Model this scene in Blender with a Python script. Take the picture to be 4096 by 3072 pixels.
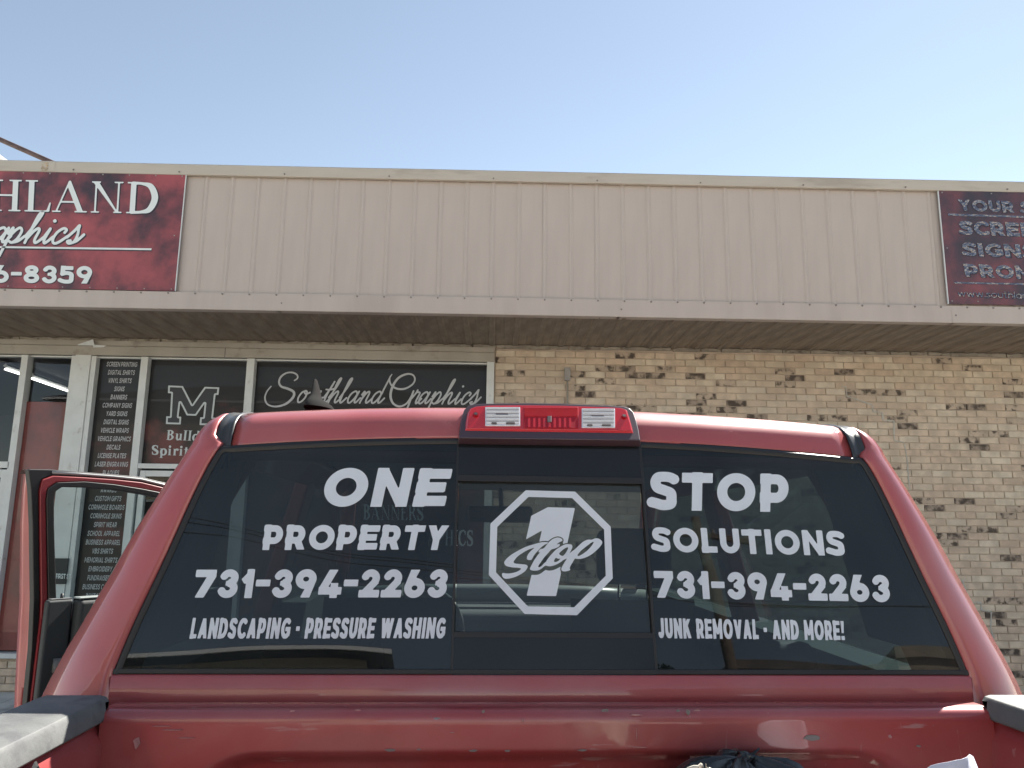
import bpy, bmesh, math, random
import numpy as np
from mathutils import Vector, Matrix
random.seed(7); RNG = np.random.RandomState(7)
S = bpy.context.scene
for o in list(bpy.data.objects): bpy.data.objects.remove(o, do_unlink=True)
COL = S.collection

# ------------------------------------------------------------------ camera
FPX = 3077.0                                   # focal length in pixels of the 4096 x 3072 photograph
CAM = np.array([0.0, 0.0, 1.67])
_y, _p, _r = [math.radians(a) for a in (1.0266, 10.307, 0.749)]
_f = np.array([math.sin(_y)*math.cos(_p), math.cos(_y)*math.cos(_p), math.sin(_p)])
_rt = np.array([math.cos(_y), -math.sin(_y), 0.0]); _up = np.cross(_rt, _f)
_R = math.cos(_r)*_rt + math.sin(_r)*_up; _U = -math.sin(_r)*_rt + math.cos(_r)*_up
cd = bpy.data.cameras.new('camera'); co = bpy.data.objects.new('camera', cd); COL.objects.link(co)
m = Matrix.Identity(4)
for i in range(3):
    m[i][0], m[i][1], m[i][2], m[i][3] = _R[i], _U[i], -_f[i], CAM[i]
co.matrix_world = m
cd.sensor_width = 36; cd.lens = FPX/4096*36; cd.clip_end = 3000; cd.clip_start = 0.02
S.camera = co

# ------------------------------------------------------------------ light
SUN_AZ, SUN_EL = math.radians(40), math.radians(47)      # azimuth clockwise from +Y
w = bpy.data.worlds.new("World"); S.world = w; w.use_nodes = True
wn = w.node_tree; bg = wn.nodes['Background']
sky = wn.nodes.new('ShaderNodeTexSky'); sky.sky_type = 'NISHITA'; sky.sun_disc = False
sky.sun_elevation = SUN_EL; sky.sun_rotation = SUN_AZ
sky.air_density = 0.9; sky.dust_density = 0.05; sky.ozone_density = 0.9; sky.altitude = 100
bw_ = wn.nodes.new('ShaderNodeRGBToBW'); pale_ = wn.nodes.new('ShaderNodeMix'); pale_.data_type = 'RGBA'; pale_.inputs[0].default_value = .46   # thin summer haze pales the blue
wn.links.new(sky.outputs[0], bw_.inputs[0]); wn.links.new(sky.outputs[0], pale_.inputs[6]); wn.links.new(bw_.outputs[0], pale_.inputs[7]); tnt = wn.nodes.new('ShaderNodeMix'); tnt.data_type = 'RGBA'; tnt.blend_type = 'MULTIPLY'; tnt.inputs[0].default_value = 1; tnt.inputs[7].default_value = (.975, 1.02, .995, 1)
wn.links.new(pale_.outputs[2], tnt.inputs[6]); wn.links.new(tnt.outputs[2], bg.inputs[0])
bg.inputs[1].default_value = 0.088
sd = bpy.data.lights.new('sun', 'SUN'); sd.energy = 5.0; sd.angle = math.radians(0.53); sd.color = (1, .95, .87)
so = bpy.data.objects.new('sun', sd); COL.objects.link(so)
sdir = Vector((math.sin(SUN_AZ)*math.cos(SUN_EL), math.cos(SUN_AZ)*math.cos(SUN_EL), math.sin(SUN_EL)))
so.rotation_euler = sdir.to_track_quat('Z', 'Y').to_euler(); so.location = (6, 8, 12)
S.view_settings.view_transform = 'Standard'; S.view_settings.look = 'None'
S.view_settings.exposure = 1.47; S.view_settings.gamma = 1.0
S.render.engine = 'CYCLES'
S.cycles.max_bounces = 10; S.cycles.transparent_max_bounces = 16; S.cycles.glossy_bounces = 5
S.cycles.caustics_reflective = False; S.cycles.caustics_refractive = False
S.cycles.sample_clamp_indirect = 6

# ------------------------------------------------------------------ pixel rays on to real planes
def ray(px, py): return _R*(px-2048)/FPX - _U*(py-1536)/FPX + _f
def at_y(px, py, y):
    d = ray(px, py); t = (y-CAM[1])/d[1]; return CAM + d*t
def at_z(px, py, z):
    d = ray(px, py); t = (z-CAM[2])/d[2]; return CAM + d*t
TYAW = math.radians(2.478); TO = np.array([0.112, 1.480, 0.0])       # truck frame: x right, y forward, z up
TX = np.array([math.cos(TYAW), math.sin(TYAW), 0]); TY = np.array([-math.sin(TYAW), math.cos(TYAW), 0])
def to_truck(P):
    d = P-TO; return np.array([d@TX, d@TY, d[2]])
CT = to_truck(CAM)
def tray(px, py):
    d = ray(px, py); return np.array([d@TX, d@TY, d[2]])
def thit(px, py, p0, n):
    d = tray(px, py); p0 = np.array(p0, float); n = np.array(n, float)
    return CT + d*(((p0-CT)@n)/(d@n))
GT = 0.24; GZ0 = 1.4046                                               # rear glass tilt and foot
def gy(z): return GT*(z-GZ0)
def glass(px, py, off=0.0):
    n = np.array([0, 1, -GT]); p = thit(px, py, (0, 0, GZ0), n); return p - n/np.linalg.norm(n)*off

# ------------------------------------------------------------------ object helpers
def tag(o, label=None, cat=None, group=None, kind=None):
    if label: o['label'] = label
    if cat: o['category'] = cat
    if group: o['group'] = group
    if kind: o['kind'] = kind
    return o
def thing(name, label, cat, loc=(0, 0, 0), rz=0, group=None):
    o = bpy.data.objects.new(name, None); COL.objects.link(o); o.empty_display_size = .1
    o.location = loc; o.rotation_euler = (0, 0, rz); return tag(o, label, cat, group)
class MB:
    def __init__(s): s.v = []; s.f = []; s.m = []; s.cm = 0
    def add(s, vs, fs):
        b = len(s.v); s.v += [tuple(float(c) for c in p) for p in vs]
        for f in fs: s.f.append(tuple(i+b for i in f)); s.m.append(s.cm)
        return s
    def box(s, x0, x1, y0, y1, z0, z1):
        if x0 > x1: x0, x1 = x1, x0
        if y0 > y1: y0, y1 = y1, y0
        if z0 > z1: z0, z1 = z1, z0
        return s.add([(x0,y0,z0),(x1,y0,z0),(x1,y1,z0),(x0,y1,z0),(x0,y0,z1),(x1,y0,z1),(x1,y1,z1),(x0,y1,z1)],
                     [(0,3,2,1),(4,5,6,7),(0,1,5,4),(1,2,6,5),(2,3,7,6),(3,0,4,7)])
    def grid(s, rows, closed=False):
        n = len(rows[0]); vs = [p for r in rows for p in r]; fs = []
        for j in range(len(rows)-1):
            for i in range(n if closed else n-1):
                k = (i+1) % n
                fs.append((j*n+i, j*n+k, (j+1)*n+k, (j+1)*n+i))
        return s.add(vs, fs)
    def tube(s, pts, r, n=10, cap=True):
        pts = [Vector(p) for p in pts]; rows = []
        rr = r if isinstance(r, (list, tuple)) else [r]*len(pts)
        for i, p in enumerate(pts):
            d = (pts[min(i+1, len(pts)-1)]-pts[max(i-1, 0)]).normalized()
            a = d.cross(Vector((0, 0, 1)) if abs(d.z) < .9 else Vector((1, 0, 0))).normalized(); b = d.cross(a)
            rows.append([p+a*math.cos(t*2*math.pi/n)*rr[i]+b*math.sin(t*2*math.pi/n)*rr[i] for t in range(n)])
        b0 = len(s.v); s.grid(rows, True)
        if cap:
            s.f.append(tuple(b0+i for i in range(n))[::-1]); s.m.append(s.cm)
            e = b0+(len(rows)-1)*n; s.f.append(tuple(e+i for i in range(n))); s.m.append(s.cm)
        return s
    def prism(s, poly, d):
        """closed prism of a 3-D polygon pushed along vector d"""
        n = len(poly); a = [np.array(p, float) for p in poly]; b = [p+np.array(d, float) for p in a]
        return s.add(a+b, [tuple(range(n)), tuple(range(2*n-1, n-1, -1))]+[(i, i+n, (i+1) % n+n, (i+1) % n) for i in range(n)])
def mesh_of(name, mb, mats, smooth=False):
    me = bpy.data.meshes.new(name); me.from_pydata(mb.v, [], mb.f)
    mats = mats if isinstance(mats, (list, tuple)) else [mats]
    for mt in mats: me.materials.append(mt)
    if len(mats) > 1: me.polygons.foreach_set('material_index', mb.m)
    if smooth: me.polygons.foreach_set('use_smooth', [True]*len(me.polygons))
    me.update(); return me
def fix_normals(me):
    b = bmesh.new(); b.from_mesh(me); bmesh.ops.recalc_face_normals(b, faces=b.faces); b.to_mesh(me); b.free()
def part(name, mb, mats, parent=None, smooth=False, bevel=0, seg=2, fix=True, label=None, kind=None, auto=None):
    me = mesh_of(name, mb, mats, smooth)
    if fix: fix_normals(me)
    o = bpy.data.objects.new(name, me); COL.objects.link(o); o.parent = parent
    if bevel:
        b = o.modifiers.new('bevel', 'BEVEL'); b.width = bevel; b.segments = seg; b.limit_method = 'ANGLE'; b.angle_limit = .6
        me.polygons.foreach_set('use_smooth', [True]*len(me.polygons))
        b.harden_normals = True
    if label: o['label'] = label
    if kind: o['kind'] = kind
    return o
def smoothstep(a, b, x):
    t = np.clip((x-a)/(b-a), 0, 1); return t*t*(3-2*t)

# ------------------------------------------------------------------ materials
def mat(name, color, rough=.6, metal=0, coat=0, spec=None, bump=0, bscale=60, var=0, vscale=4, dirt=None, dscale=3, dth=(.55, .7),
        stretch=(1, 1, 1), coat_rough=.04, emis=None, bdist=.002, detail=6, trans=0, objrand=0):
    m = bpy.data.materials.new(name); m.use_nodes = True; nt = m.node_tree; N = nt.nodes; L = nt.links
    b = N['Principled BSDF']; b.inputs['Roughness'].default_value = rough; b.inputs['Metallic'].default_value = metal
    b.inputs['Coat Weight'].default_value = coat; b.inputs['Coat Roughness'].default_value = coat_rough
    if spec is not None: b.inputs['Specular IOR Level'].default_value = spec
    if trans: b.inputs['Transmission Weight'].default_value = trans
    tc = N.new('ShaderNodeTexCoord'); mp = N.new('ShaderNodeMapping'); mp.inputs['Scale'].default_value = stretch
    L.new(tc.outputs['Object'], mp.inputs[0]); vec = mp.outputs[0]
    rgb = N.new('ShaderNodeRGB'); rgb.outputs[0].default_value = (*color, 1); c = rgb.outputs[0]
    def noise(sc, det=detail, v=None, rg=.55):
        n = N.new('ShaderNodeTexNoise'); n.inputs['Scale'].default_value = sc; n.inputs['Detail'].default_value = det
        n.inputs['Roughness'].default_value = rg; L.new(v or vec, n.inputs['Vector']); return n.outputs['Fac']
    def ramp(f, a, bb):
        r = N.new('ShaderNodeMapRange'); r.inputs[1].default_value = a; r.inputs[2].default_value = bb
        r.interpolation_type = 'SMOOTHSTEP'; L.new(f, r.inputs[0]); return r.outputs[0]
    def mix(f, a, col2):
        x = N.new('ShaderNodeMix'); x.data_type = 'RGBA'
        if isinstance(f, (int, float)): x.inputs[0].default_value = f
        else: L.new(f, x.inputs[0])
        L.new(a, x.inputs[6])
        if isinstance(col2, tuple): x.inputs[7].default_value = (*col2, 1)
        else: L.new(col2, x.inputs[7])
        return x.outputs[2]
    def scaleval(c, f, lo, hi):
        h = N.new('ShaderNodeHueSaturation'); r = N.new('ShaderNodeMapRange')
        r.inputs[3].default_value = lo; r.inputs[4].default_value = hi; L.new(f, r.inputs[0])
        L.new(r.outputs[0], h.inputs['Value']); L.new(c, h.inputs['Color']); return h.outputs[0]
    if var: c = scaleval(c, ramp(noise(vscale), .3, .7), 1-var, 1+var)
    if objrand:
        oi = N.new('ShaderNodeObjectInfo'); c = scaleval(c, oi.outputs['Random'], 1-objrand, 1+objrand)
    if dirt:
        c = mix(ramp(noise(dscale), *dth), c, dirt)
    L.new(c, b.inputs['Base Color'])
    if bump:
        bp = N.new('ShaderNodeBump'); bp.inputs['Strength'].default_value = bump; bp.inputs['Distance'].default_value = bdist
        L.new(noise(bscale), bp.inputs['Height']); L.new(bp.outputs[0], b.inputs['Normal'])
    if emis:
        b.inputs['Emission Color'].default_value = (*emis[0], 1); b.inputs['Emission Strength'].default_value = emis[1]
    m['n'] = 1
    return m
def nodes(m): return m.node_tree.nodes, m.node_tree.links, m.node_tree.nodes['Principled BSDF']

def glass_mat(name, tint, ior=1.5, wav=0.0, rough=0.0, veil=0.0, wscale=1.2):
    m = bpy.data.materials.new(name); m.use_nodes = True; nt = m.node_tree; N = nt.nodes; L = nt.links
    for n in list(N):
        if n.type != 'OUTPUT_MATERIAL': N.remove(n)
    out = [n for n in N if n.type == 'OUTPUT_MATERIAL'][0]
    tr = N.new('ShaderNodeBsdfTransparent'); tr.inputs[0].default_value = (*tint, 1)
    gl = N.new('ShaderNodeBsdfGlossy'); gl.inputs['Roughness'].default_value = rough
    fr = N.new('ShaderNodeFresnel'); fr.inputs[0].default_value = ior
    geo = N.new('ShaderNodeNewGeometry'); inv = N.new('ShaderNodeMath'); inv.operation = 'SUBTRACT'; inv.inputs[0].default_value = 1
    L.new(geo.outputs['Backfacing'], inv.inputs[1])
    ml = N.new('ShaderNodeMath'); ml.operation = 'MULTIPLY'; L.new(fr.outputs[0], ml.inputs[0]); L.new(inv.outputs[0], ml.inputs[1])
    if wav:
        tc = N.new('ShaderNodeTexCoord'); nz = N.new('ShaderNodeTexNoise'); nz.inputs['Scale'].default_value = wscale; nz.inputs['Detail'].default_value = 1
        L.new(tc.outputs['Object'], nz.inputs['Vector'])
        bp = N.new('ShaderNodeBump'); bp.inputs['Strength'].default_value = 1; bp.inputs['Distance'].default_value = wav
        L.new(nz.outputs[0], bp.inputs['Height']); L.new(bp.outputs[0], gl.inputs['Normal'])
    mx = N.new('ShaderNodeMixShader'); L.new(ml.outputs[0], mx.inputs[0]); L.new(tr.outputs[0], mx.inputs[1]); L.new(gl.outputs[0], mx.inputs[2])
    last = mx.outputs[0]
    if veil:
        df = N.new('ShaderNodeBsdfDiffuse'); df.inputs[0].default_value = (.42, .54, .58, 1)  # bluish film mixed in to paint the veiling glare over the glass
        tc2 = N.new('ShaderNodeTexCoord'); n2 = N.new('ShaderNodeTexNoise'); n2.inputs['Scale'].default_value = 5; n2.inputs['Detail'].default_value = 8
        L.new(tc2.outputs['Object'], n2.inputs['Vector'])
        mr = N.new('ShaderNodeMapRange'); mr.inputs[1].default_value = .3; mr.inputs[2].default_value = .75; mr.inputs[3].default_value = veil*.5; mr.inputs[4].default_value = veil*1.5
        L.new(n2.outputs[0], mr.inputs[0])
        m2 = N.new('ShaderNodeMixShader'); L.new(mr.outputs[0], m2.inputs[0]); L.new(last, m2.inputs[1]); L.new(df.outputs[0], m2.inputs[2]); last = m2.outputs[0]
    L.new(last, out.inputs[0]); return m

# ------------------------------------------------------------------ lettering: signed distance strokes turned into polygons
def cr(pts, n=6):
    """Catmull-Rom through points (any number of components)"""
    P = [np.array(p, float) for p in pts]
    if len(P) < 3: return np.array(P)
    P = [2*P[0]-P[1]]+P+[2*P[-1]-P[-2]]; out = []
    for i in range(1, len(P)-2):
        for k in range(n):
            t = k/n
            out.append(.5*((2*P[i])+(-P[i-1]+P[i+1])*t+(2*P[i-1]-5*P[i]+4*P[i+1]-P[i+2])*t*t+(-P[i-1]+3*P[i]-3*P[i+1]+P[i+2])*t**3))
    out.append(P[-2]); return np.array(out)
def sd_path(X, Y, pts, r, butt=True):
    """thick polyline; r a number or one radius per point"""
    pts = np.array(pts, float); n = len(pts); R = np.full(n, r, float) if np.isscalar(r) else np.array(r, float)
    D = np.full(X.shape, 1e9)
    for i in range(n-1):
        ax, ay = pts[i, :2]; bx, by = pts[i+1, :2]; dx, dy = bx-ax, by-ay; L = math.hypot(dx, dy)
        if L < 1e-6 and n > 2: continue
        L = max(L, 1e-6)
        t = ((X-ax)*dx+(Y-ay)*dy)/L; perp = np.abs((X-ax)*dy-(Y-ay)*dx)/L
        rr = R[i]+(R[i+1]-R[i])*np.clip(t/L, 0, 1)
        tc = np.clip(t, 0, L); d = np.hypot(perp, t-tc)-rr
        if butt and i == 0: d = np.where(t < 0, np.where(-t > 0, np.maximum(perp-rr, -t), d), d)
        if butt and i == n-2: d = np.where(t > L, np.maximum(perp-rr, t-L), d)
        D = np.minimum(D, d)
    return D
def sd_poly(X, Y, pts, grow=0):
    pts = np.array(pts, float); n = len(pts); d = np.full(X.shape, 1e18); s = np.ones(X.shape)
    j = n-1
    for i in range(n):
        ex, ey = pts[j]-pts[i]; wx, wy = X-pts[i, 0], Y-pts[i, 1]
        t = np.clip((wx*ex+wy*ey)/(ex*ex+ey*ey+1e-12), 0, 1)
        d = np.minimum(d, (wx-ex*t)**2+(wy-ey*t)**2)
        c1 = Y >= pts[i, 1]; c2 = Y < pts[j, 1]; c3 = ex*wy > ey*wx
        fl = (c1 & c2 & c3) | (~c1 & ~c2 & ~c3); s = np.where(fl, -s, s); j = i
    return s*np.sqrt(d)-grow
def arc(cx, cy, rx, ry, a0, a1, n=14):
    return [(cx+rx*math.cos(math.radians(a0+(a1-a0)*k/n)), cy+ry*math.sin(math.radians(a0+(a1-a0)*k/n))) for k in range(n+1)]
def field_mesh(F, x0, y0, x1, y1, h):
    nx = max(2, int((x1-x0)/h)+1); ny = max(2, int((y1-y0)/h)+1)
    xs = np.linspace(x0, x1, nx); ys = np.linspace(y0, y1, ny); X, Y = np.meshgrid(xs, ys); V = F(X, Y)
    V[0, :] = np.maximum(V[0, :], 1e-4); V[-1, :] = np.maximum(V[-1, :], 1e-4); V[:, 0] = np.maximum(V[:, 0], 1e-4); V[:, -1] = np.maximum(V[:, -1], 1e-4)
    I = V < 0; vs = []; fs = []
    cnt = I[:-1, :-1].astype(int)+I[1:, :-1]+I[:-1, 1:]+I[1:, 1:]
    for j in range(ny-1):
        row = cnt[j]; nz = np.nonzero(row)[0]; k = 0
        while k < len(nz):
            i = nz[k]
            if row[i] == 4:
                e = i
                while k+1 < len(nz) and nz[k+1] == e+1 and row[e+1] == 4: e += 1; k += 1
                b = len(vs); vs += [(xs[i], ys[j]), (xs[e+1], ys[j]), (xs[e+1], ys[j+1]), (xs[i], ys[j+1])]; fs.append((b, b+1, b+2, b+3))
            else:
                c = [(i, j), (i+1, j), (i+1, j+1), (i, j+1)]; poly = []
                for q in range(4):
                    (ia, ja), (ib, jb) = c[q], c[(q+1) % 4]; va, vb = V[ja, ia], V[jb, ib]
                    if va < 0: poly.append((xs[ia], ys[ja]))
                    if (va < 0) != (vb < 0):
                        t = va/(va-vb); poly.append((xs[ia]+(xs[ib]-xs[ia])*t, ys[ja]+(ys[jb]-ys[ja])*t))
                if len(poly) >= 3:
                    b = len(vs); vs += poly; fs.append(tuple(range(b, b+len(poly))))
            k += 1
    return vs, fs
def glyph(ch, t):
    """(advance, prims) of a geometric sans capital, cap height 1, stroke t"""
    h = t/2; L = lambda *p: ('L', list(p), h); top = 1-h; k = t-.24
    V = lambda x: L((x, 0), (x, 1))
    G = {
     'I': (t+.02, [V(h+.01)]), 'L': (.60+k, [V(h), L((0, h), (.58+k, h))]),
     'E': (.72+k, [V(h), L((0, h), (.71+k, h)), L((0, .5), (.64+k, .5)), L((0, top), (.71+k, top))]),
     'F': (.60+k, [V(h), L((0, .48), (.56+k, .48)), L((0, top), (.62+k, top))]),
     'T': (.78, [L((0, top), (.78, top)), V(.39)]), 'H': (.84, [V(h), V(.84-h), L((h, .5), (.84-h, .5))]),
     'P': (.76, [V(h), L((0, top), (.40, top), *arc(.42, (top+.36)/2, .33-h, (top-.36)/2, 90, -90), (0, .36))]),
     'R': (.79, [V(h), L((0, top), (.40, top), *arc(.42, (top+.38)/2, .33-h, (top-.38)/2, 90, -90), (0, .38)), ('P', [(.30, .4), (.34+t, .4), (.80, 0), (.80-t*1.15, 0)])]),
     'B': (.78, [V(h), L((0, top), (.38, top), *arc(.40, (top+.53)/2, .31-h, (top-.53)/2, 90, -90), (0, .53)), L((0, .53), (.42, .53), *arc(.43, (h+.53)/2, .34-h, (.53-h)/2, 90, -90), (0, h))]),
     'D': (.86, [V(h), L((0, top), (.36, top), *arc(.37, .5, .48-h, .5-h, 90, -90, 20), (0, h))]),
     'O': (1.02, [L(*arc(.51, .5, .51-h, .515-h, 0, 360, 40))]), 'Q': (1.02, [L(*arc(.51, .5, .51-h, .515-h, 0, 360, 40)), L((.6, .25), (.95, -.05))]),
     'C': (.84, [L(*arc(.51, .5, .51-h, .515-h, 43, 317, 28))]),
     'G': (.92, [L(*arc(.51, .5, .51-h, .515-h, 43, 335, 28)), L((.52, .46), (.92, .46)), L((.92-h, .46), (.92-h, .14))]),
     'U': (.80, [L((h, 1), (h, .42), *arc(.40, .42, .40-h, .43-h, 180, 360, 20), (.80-h, 1))]),
     'J': (.62, [L((.62-h, 1), (.62-h, .38), *arc(.31, .38, .31-h, .39-h, 0, -150, 16))]),
     'N': (.86, [V(h), V(.86-h), ('P', [(0, 1), (t*.95, 1), (.86, 0), (.86-t*.95, 0)])]),
     'M': (1.02, [V(h), V(1.02-h), ('P', [(0, 1), (t*.95, 1), (.51+h*.6, .22), (.51-h*.6, .22)]), ('P', [(1.02, 1), (1.02-t*.95, 1), (.51-h*.6, .22), (.51+h*.6, .22)])]),
     'W': (1.30, [('P', [(0, 1), (t*1.05, 1), (.36+t*.55, 0), (.36-t*.5, 0)]), ('P', [(.36-t*.5, 0), (.36+t*.55, 0), (.65+t*.45, 1), (.65-t*.45, 1)]),
                  ('P', [(.65-t*.45, 1), (.65+t*.45, 1), (.94+t*.5, 0), (.94-t*.55, 0)]), ('P', [(.94-t*.55, 0), (.94+t*.5, 0), (1.30, 1), (1.30-t*1.05, 1)])]),
     'V': (.88, [('P', [(0, 1), (t*1.1, 1), (.44+t*.5, 0), (.44-t*.5, 0)]), ('P', [(.88, 1), (.88-t*1.1, 1), (.44-t*.5, 0), (.44+t*.5, 0)])]),
     'A': (.90, [('P', [(0, 0), (t*1.1, 0), (.45+t*.5, 1), (.45-t*.5, 1)]), ('P', [(.90, 0), (.90-t*1.1, 0), (.45-t*.5, 1), (.45+t*.5, 1)]), ('L', [(.2, .27), (.7, .27)], h*.8)]),
     'Y': (.84, [('P', [(0, 1), (t*1.15, 1), (.42+t*.5, .40), (.42-t*.5, .40)]), ('P', [(.84, 1), (.84-t*1.15, 1), (.42-t*.5, .40), (.42+t*.5, .40)]), L((.42, 0), (.42, .45))]),
     'K': (.82, [V(h), ('P', [(h, .30), (h, .62), (.80-t*1.2, 1), (.80, 1)]), ('P', [(.26, .52), (.26+t*.9, .66), (.84, 0), (.84-t*1.2, 0)])]),
     'X': (.84, [('P', [(0, 0), (t*1.15, 0), (.84, 1), (.84-t*1.15, 1)]), ('P', [(0, 1), (t*1.15, 1), (.84, 0), (.84-t*1.15, 0)])]),
     'S': (.72, [('L', cr([(.66, .80), (.52, 1-h), (.34, 1.015-h), (.20, .96-h*.8), (h+.01, .725), (.20, .585), (.38, .515), (.55, .44), (.71-h, .29), (.56, h+.02), (.36, h-.015), (.18, h+.03), (.03, .20)], 5), h)]),
     '-': (.48, [('L', [(.0, .52), (.48, .52)], t*.45)]), '*': (.24, [('L', [(0, .48), (.22, .48)], .115)]), '.': (t*1.1, [L((0, h), (t, h))]),
     '!': (.28, [('P', [(0, 1), (.27, 1), (.20, .36), (.07, .36)]), L((.02, h*.95), (.26, h*.95))]), "'": (.2, [L((.1, 1), (.1, .7))]),
     '7': (.72, [L((0, top), (.70, top)), ('P', [(.72, 1), (.72, .74), (.36, 0), (.36-t*1.2, 0), (.40, .77)])]),
     '1': (.46, [V(.45-h), ('P', [(0, .655), (.12, .49), (.24, .55), (.42, .7), (.42, 1), (.30, 1)])]),
     '3': (.72, [L(*arc(.375, .70, .335-h, .315-h, 172, -80, 18)), L(*arc(.36, .32, .36-h, .335-h, 80, -168, 20)), ('P', [(.27, .425), (.5, .425), (.5, .60), (.28, .60)])]),
     '9': (.76, [L(*arc(.38, .66, .38-h, .36-h, 0, 360, 30)), ('P', [(.76, .66), (.76-t*.98, .60), (.24, 0), (.24+t*1.25, 0), (.72, .48)])]),
     '6': (.76, [L(*arc(.38, .34, .38-h, .36-h, 0, 360, 30)), ('P', [(0, .34), (t*.98, .40), (.52, 1), (.52-t*1.25, 1), (.04, .52)])]),
     '4': (.84, [L((.0+.04, .24), (.84, .24)), L((.58, 0), (.58, .5)), ('P', [(.02, .20), (.02, .32), (.34, 1), (.34+t*1.2, 1), (.28, .2)])]),
     '2': (.72, [L(*arc(.36, .68, .34-h, .335-h, 172, -38, 16)), ('L', [(.575, .60), (.15, .12)], h), L((.0, h), (.71, h)), ('P', [(0, 0), (.3, 0), (.2, .25), (0, .16)])]),
     '8': (.76, [L(*arc(.38, .745, .33-h, .27-h, 0, 360, 26)), L(*arc(.38, .29, .38-h, .305-h, 0, 360, 26))]),
     '5': (.72, [L((.12, top), (.66, top)), L((.12+h*.6, 1), (.12+h*.4, .5)), ('L', cr([(.10, .53), (.36, .60), (.58, .53), (.71-h, .33), (.56, h+.02), (.34, h-.015), (.16, h+.02), (.02, .20)], 5), h)]),
     '0': (.84, [L(*arc(.42, .5, .42-h, .515-h, 0, 360, 36))]),
     # lower case (x height .74)
     'w': (1.02, [('P', [(0, .74), (t, .74), (.28+t*.5, 0), (.28-t*.5, 0)]), ('P', [(.28-t*.5, 0), (.28+t*.5, 0), (.51+t*.5, .74), (.51-t*.5, .74)]), ('P', [(.51-t*.5, .74), (.51+t*.5, .74), (.74+t*.5, 0), (.74-t*.5, 0)]), ('P', [(.74-t*.5, 0), (.74+t*.5, 0), (1.02, .74), (1.02-t, .74)])]),
     's': (.52, [('L', cr([(.48, .62), (.30, .74-h), (.14, .70-h), (h, .54), (.26, .38), (.52-h, .22), (.36, h), (.2, h), (.03, .14)], 5), h)]),
     'o': (.76, [L(*arc(.38, .37, .38-h, .38-h, 0, 360, 30))]), 'u': (.66, [L((h, .74), (h, .33), *arc(.33, .33, .33-h, .34-h, 180, 360, 16), (.66-h, .74))]),
     't': (.44, [L((.2, 0), (.2, .98)), L((0, .70), (.42, .70)), L((.2, h), (.42, h))]), 'h': (.66, [L((h, 0), (h, 1.05)), L((h, .35), (h, .4), *arc(.33, .4, .33-h, .34-h, 180, 0, 16), (.66-h, 0))]),
     'l': (t, [L((h, 0), (h, 1.05))]), 'a': (.72, [L(*arc(.36, .37, .36-h, .38-h, 0, 360, 30)), L((.72-h, 0), (.72-h, .74))]),
     'n': (.66, [L((h, 0), (h, .74)), L((h, .35), (h, .4), *arc(.33, .4, .33-h, .34-h, 180, 0, 16), (.66-h, 0))]), 'd': (.72, [L(*arc(.36, .37, .36-h, .38-h, 0, 360, 30)), L((.72-h, 0), (.72-h, 1.05))]),
    }
    return G.get(ch)
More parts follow.
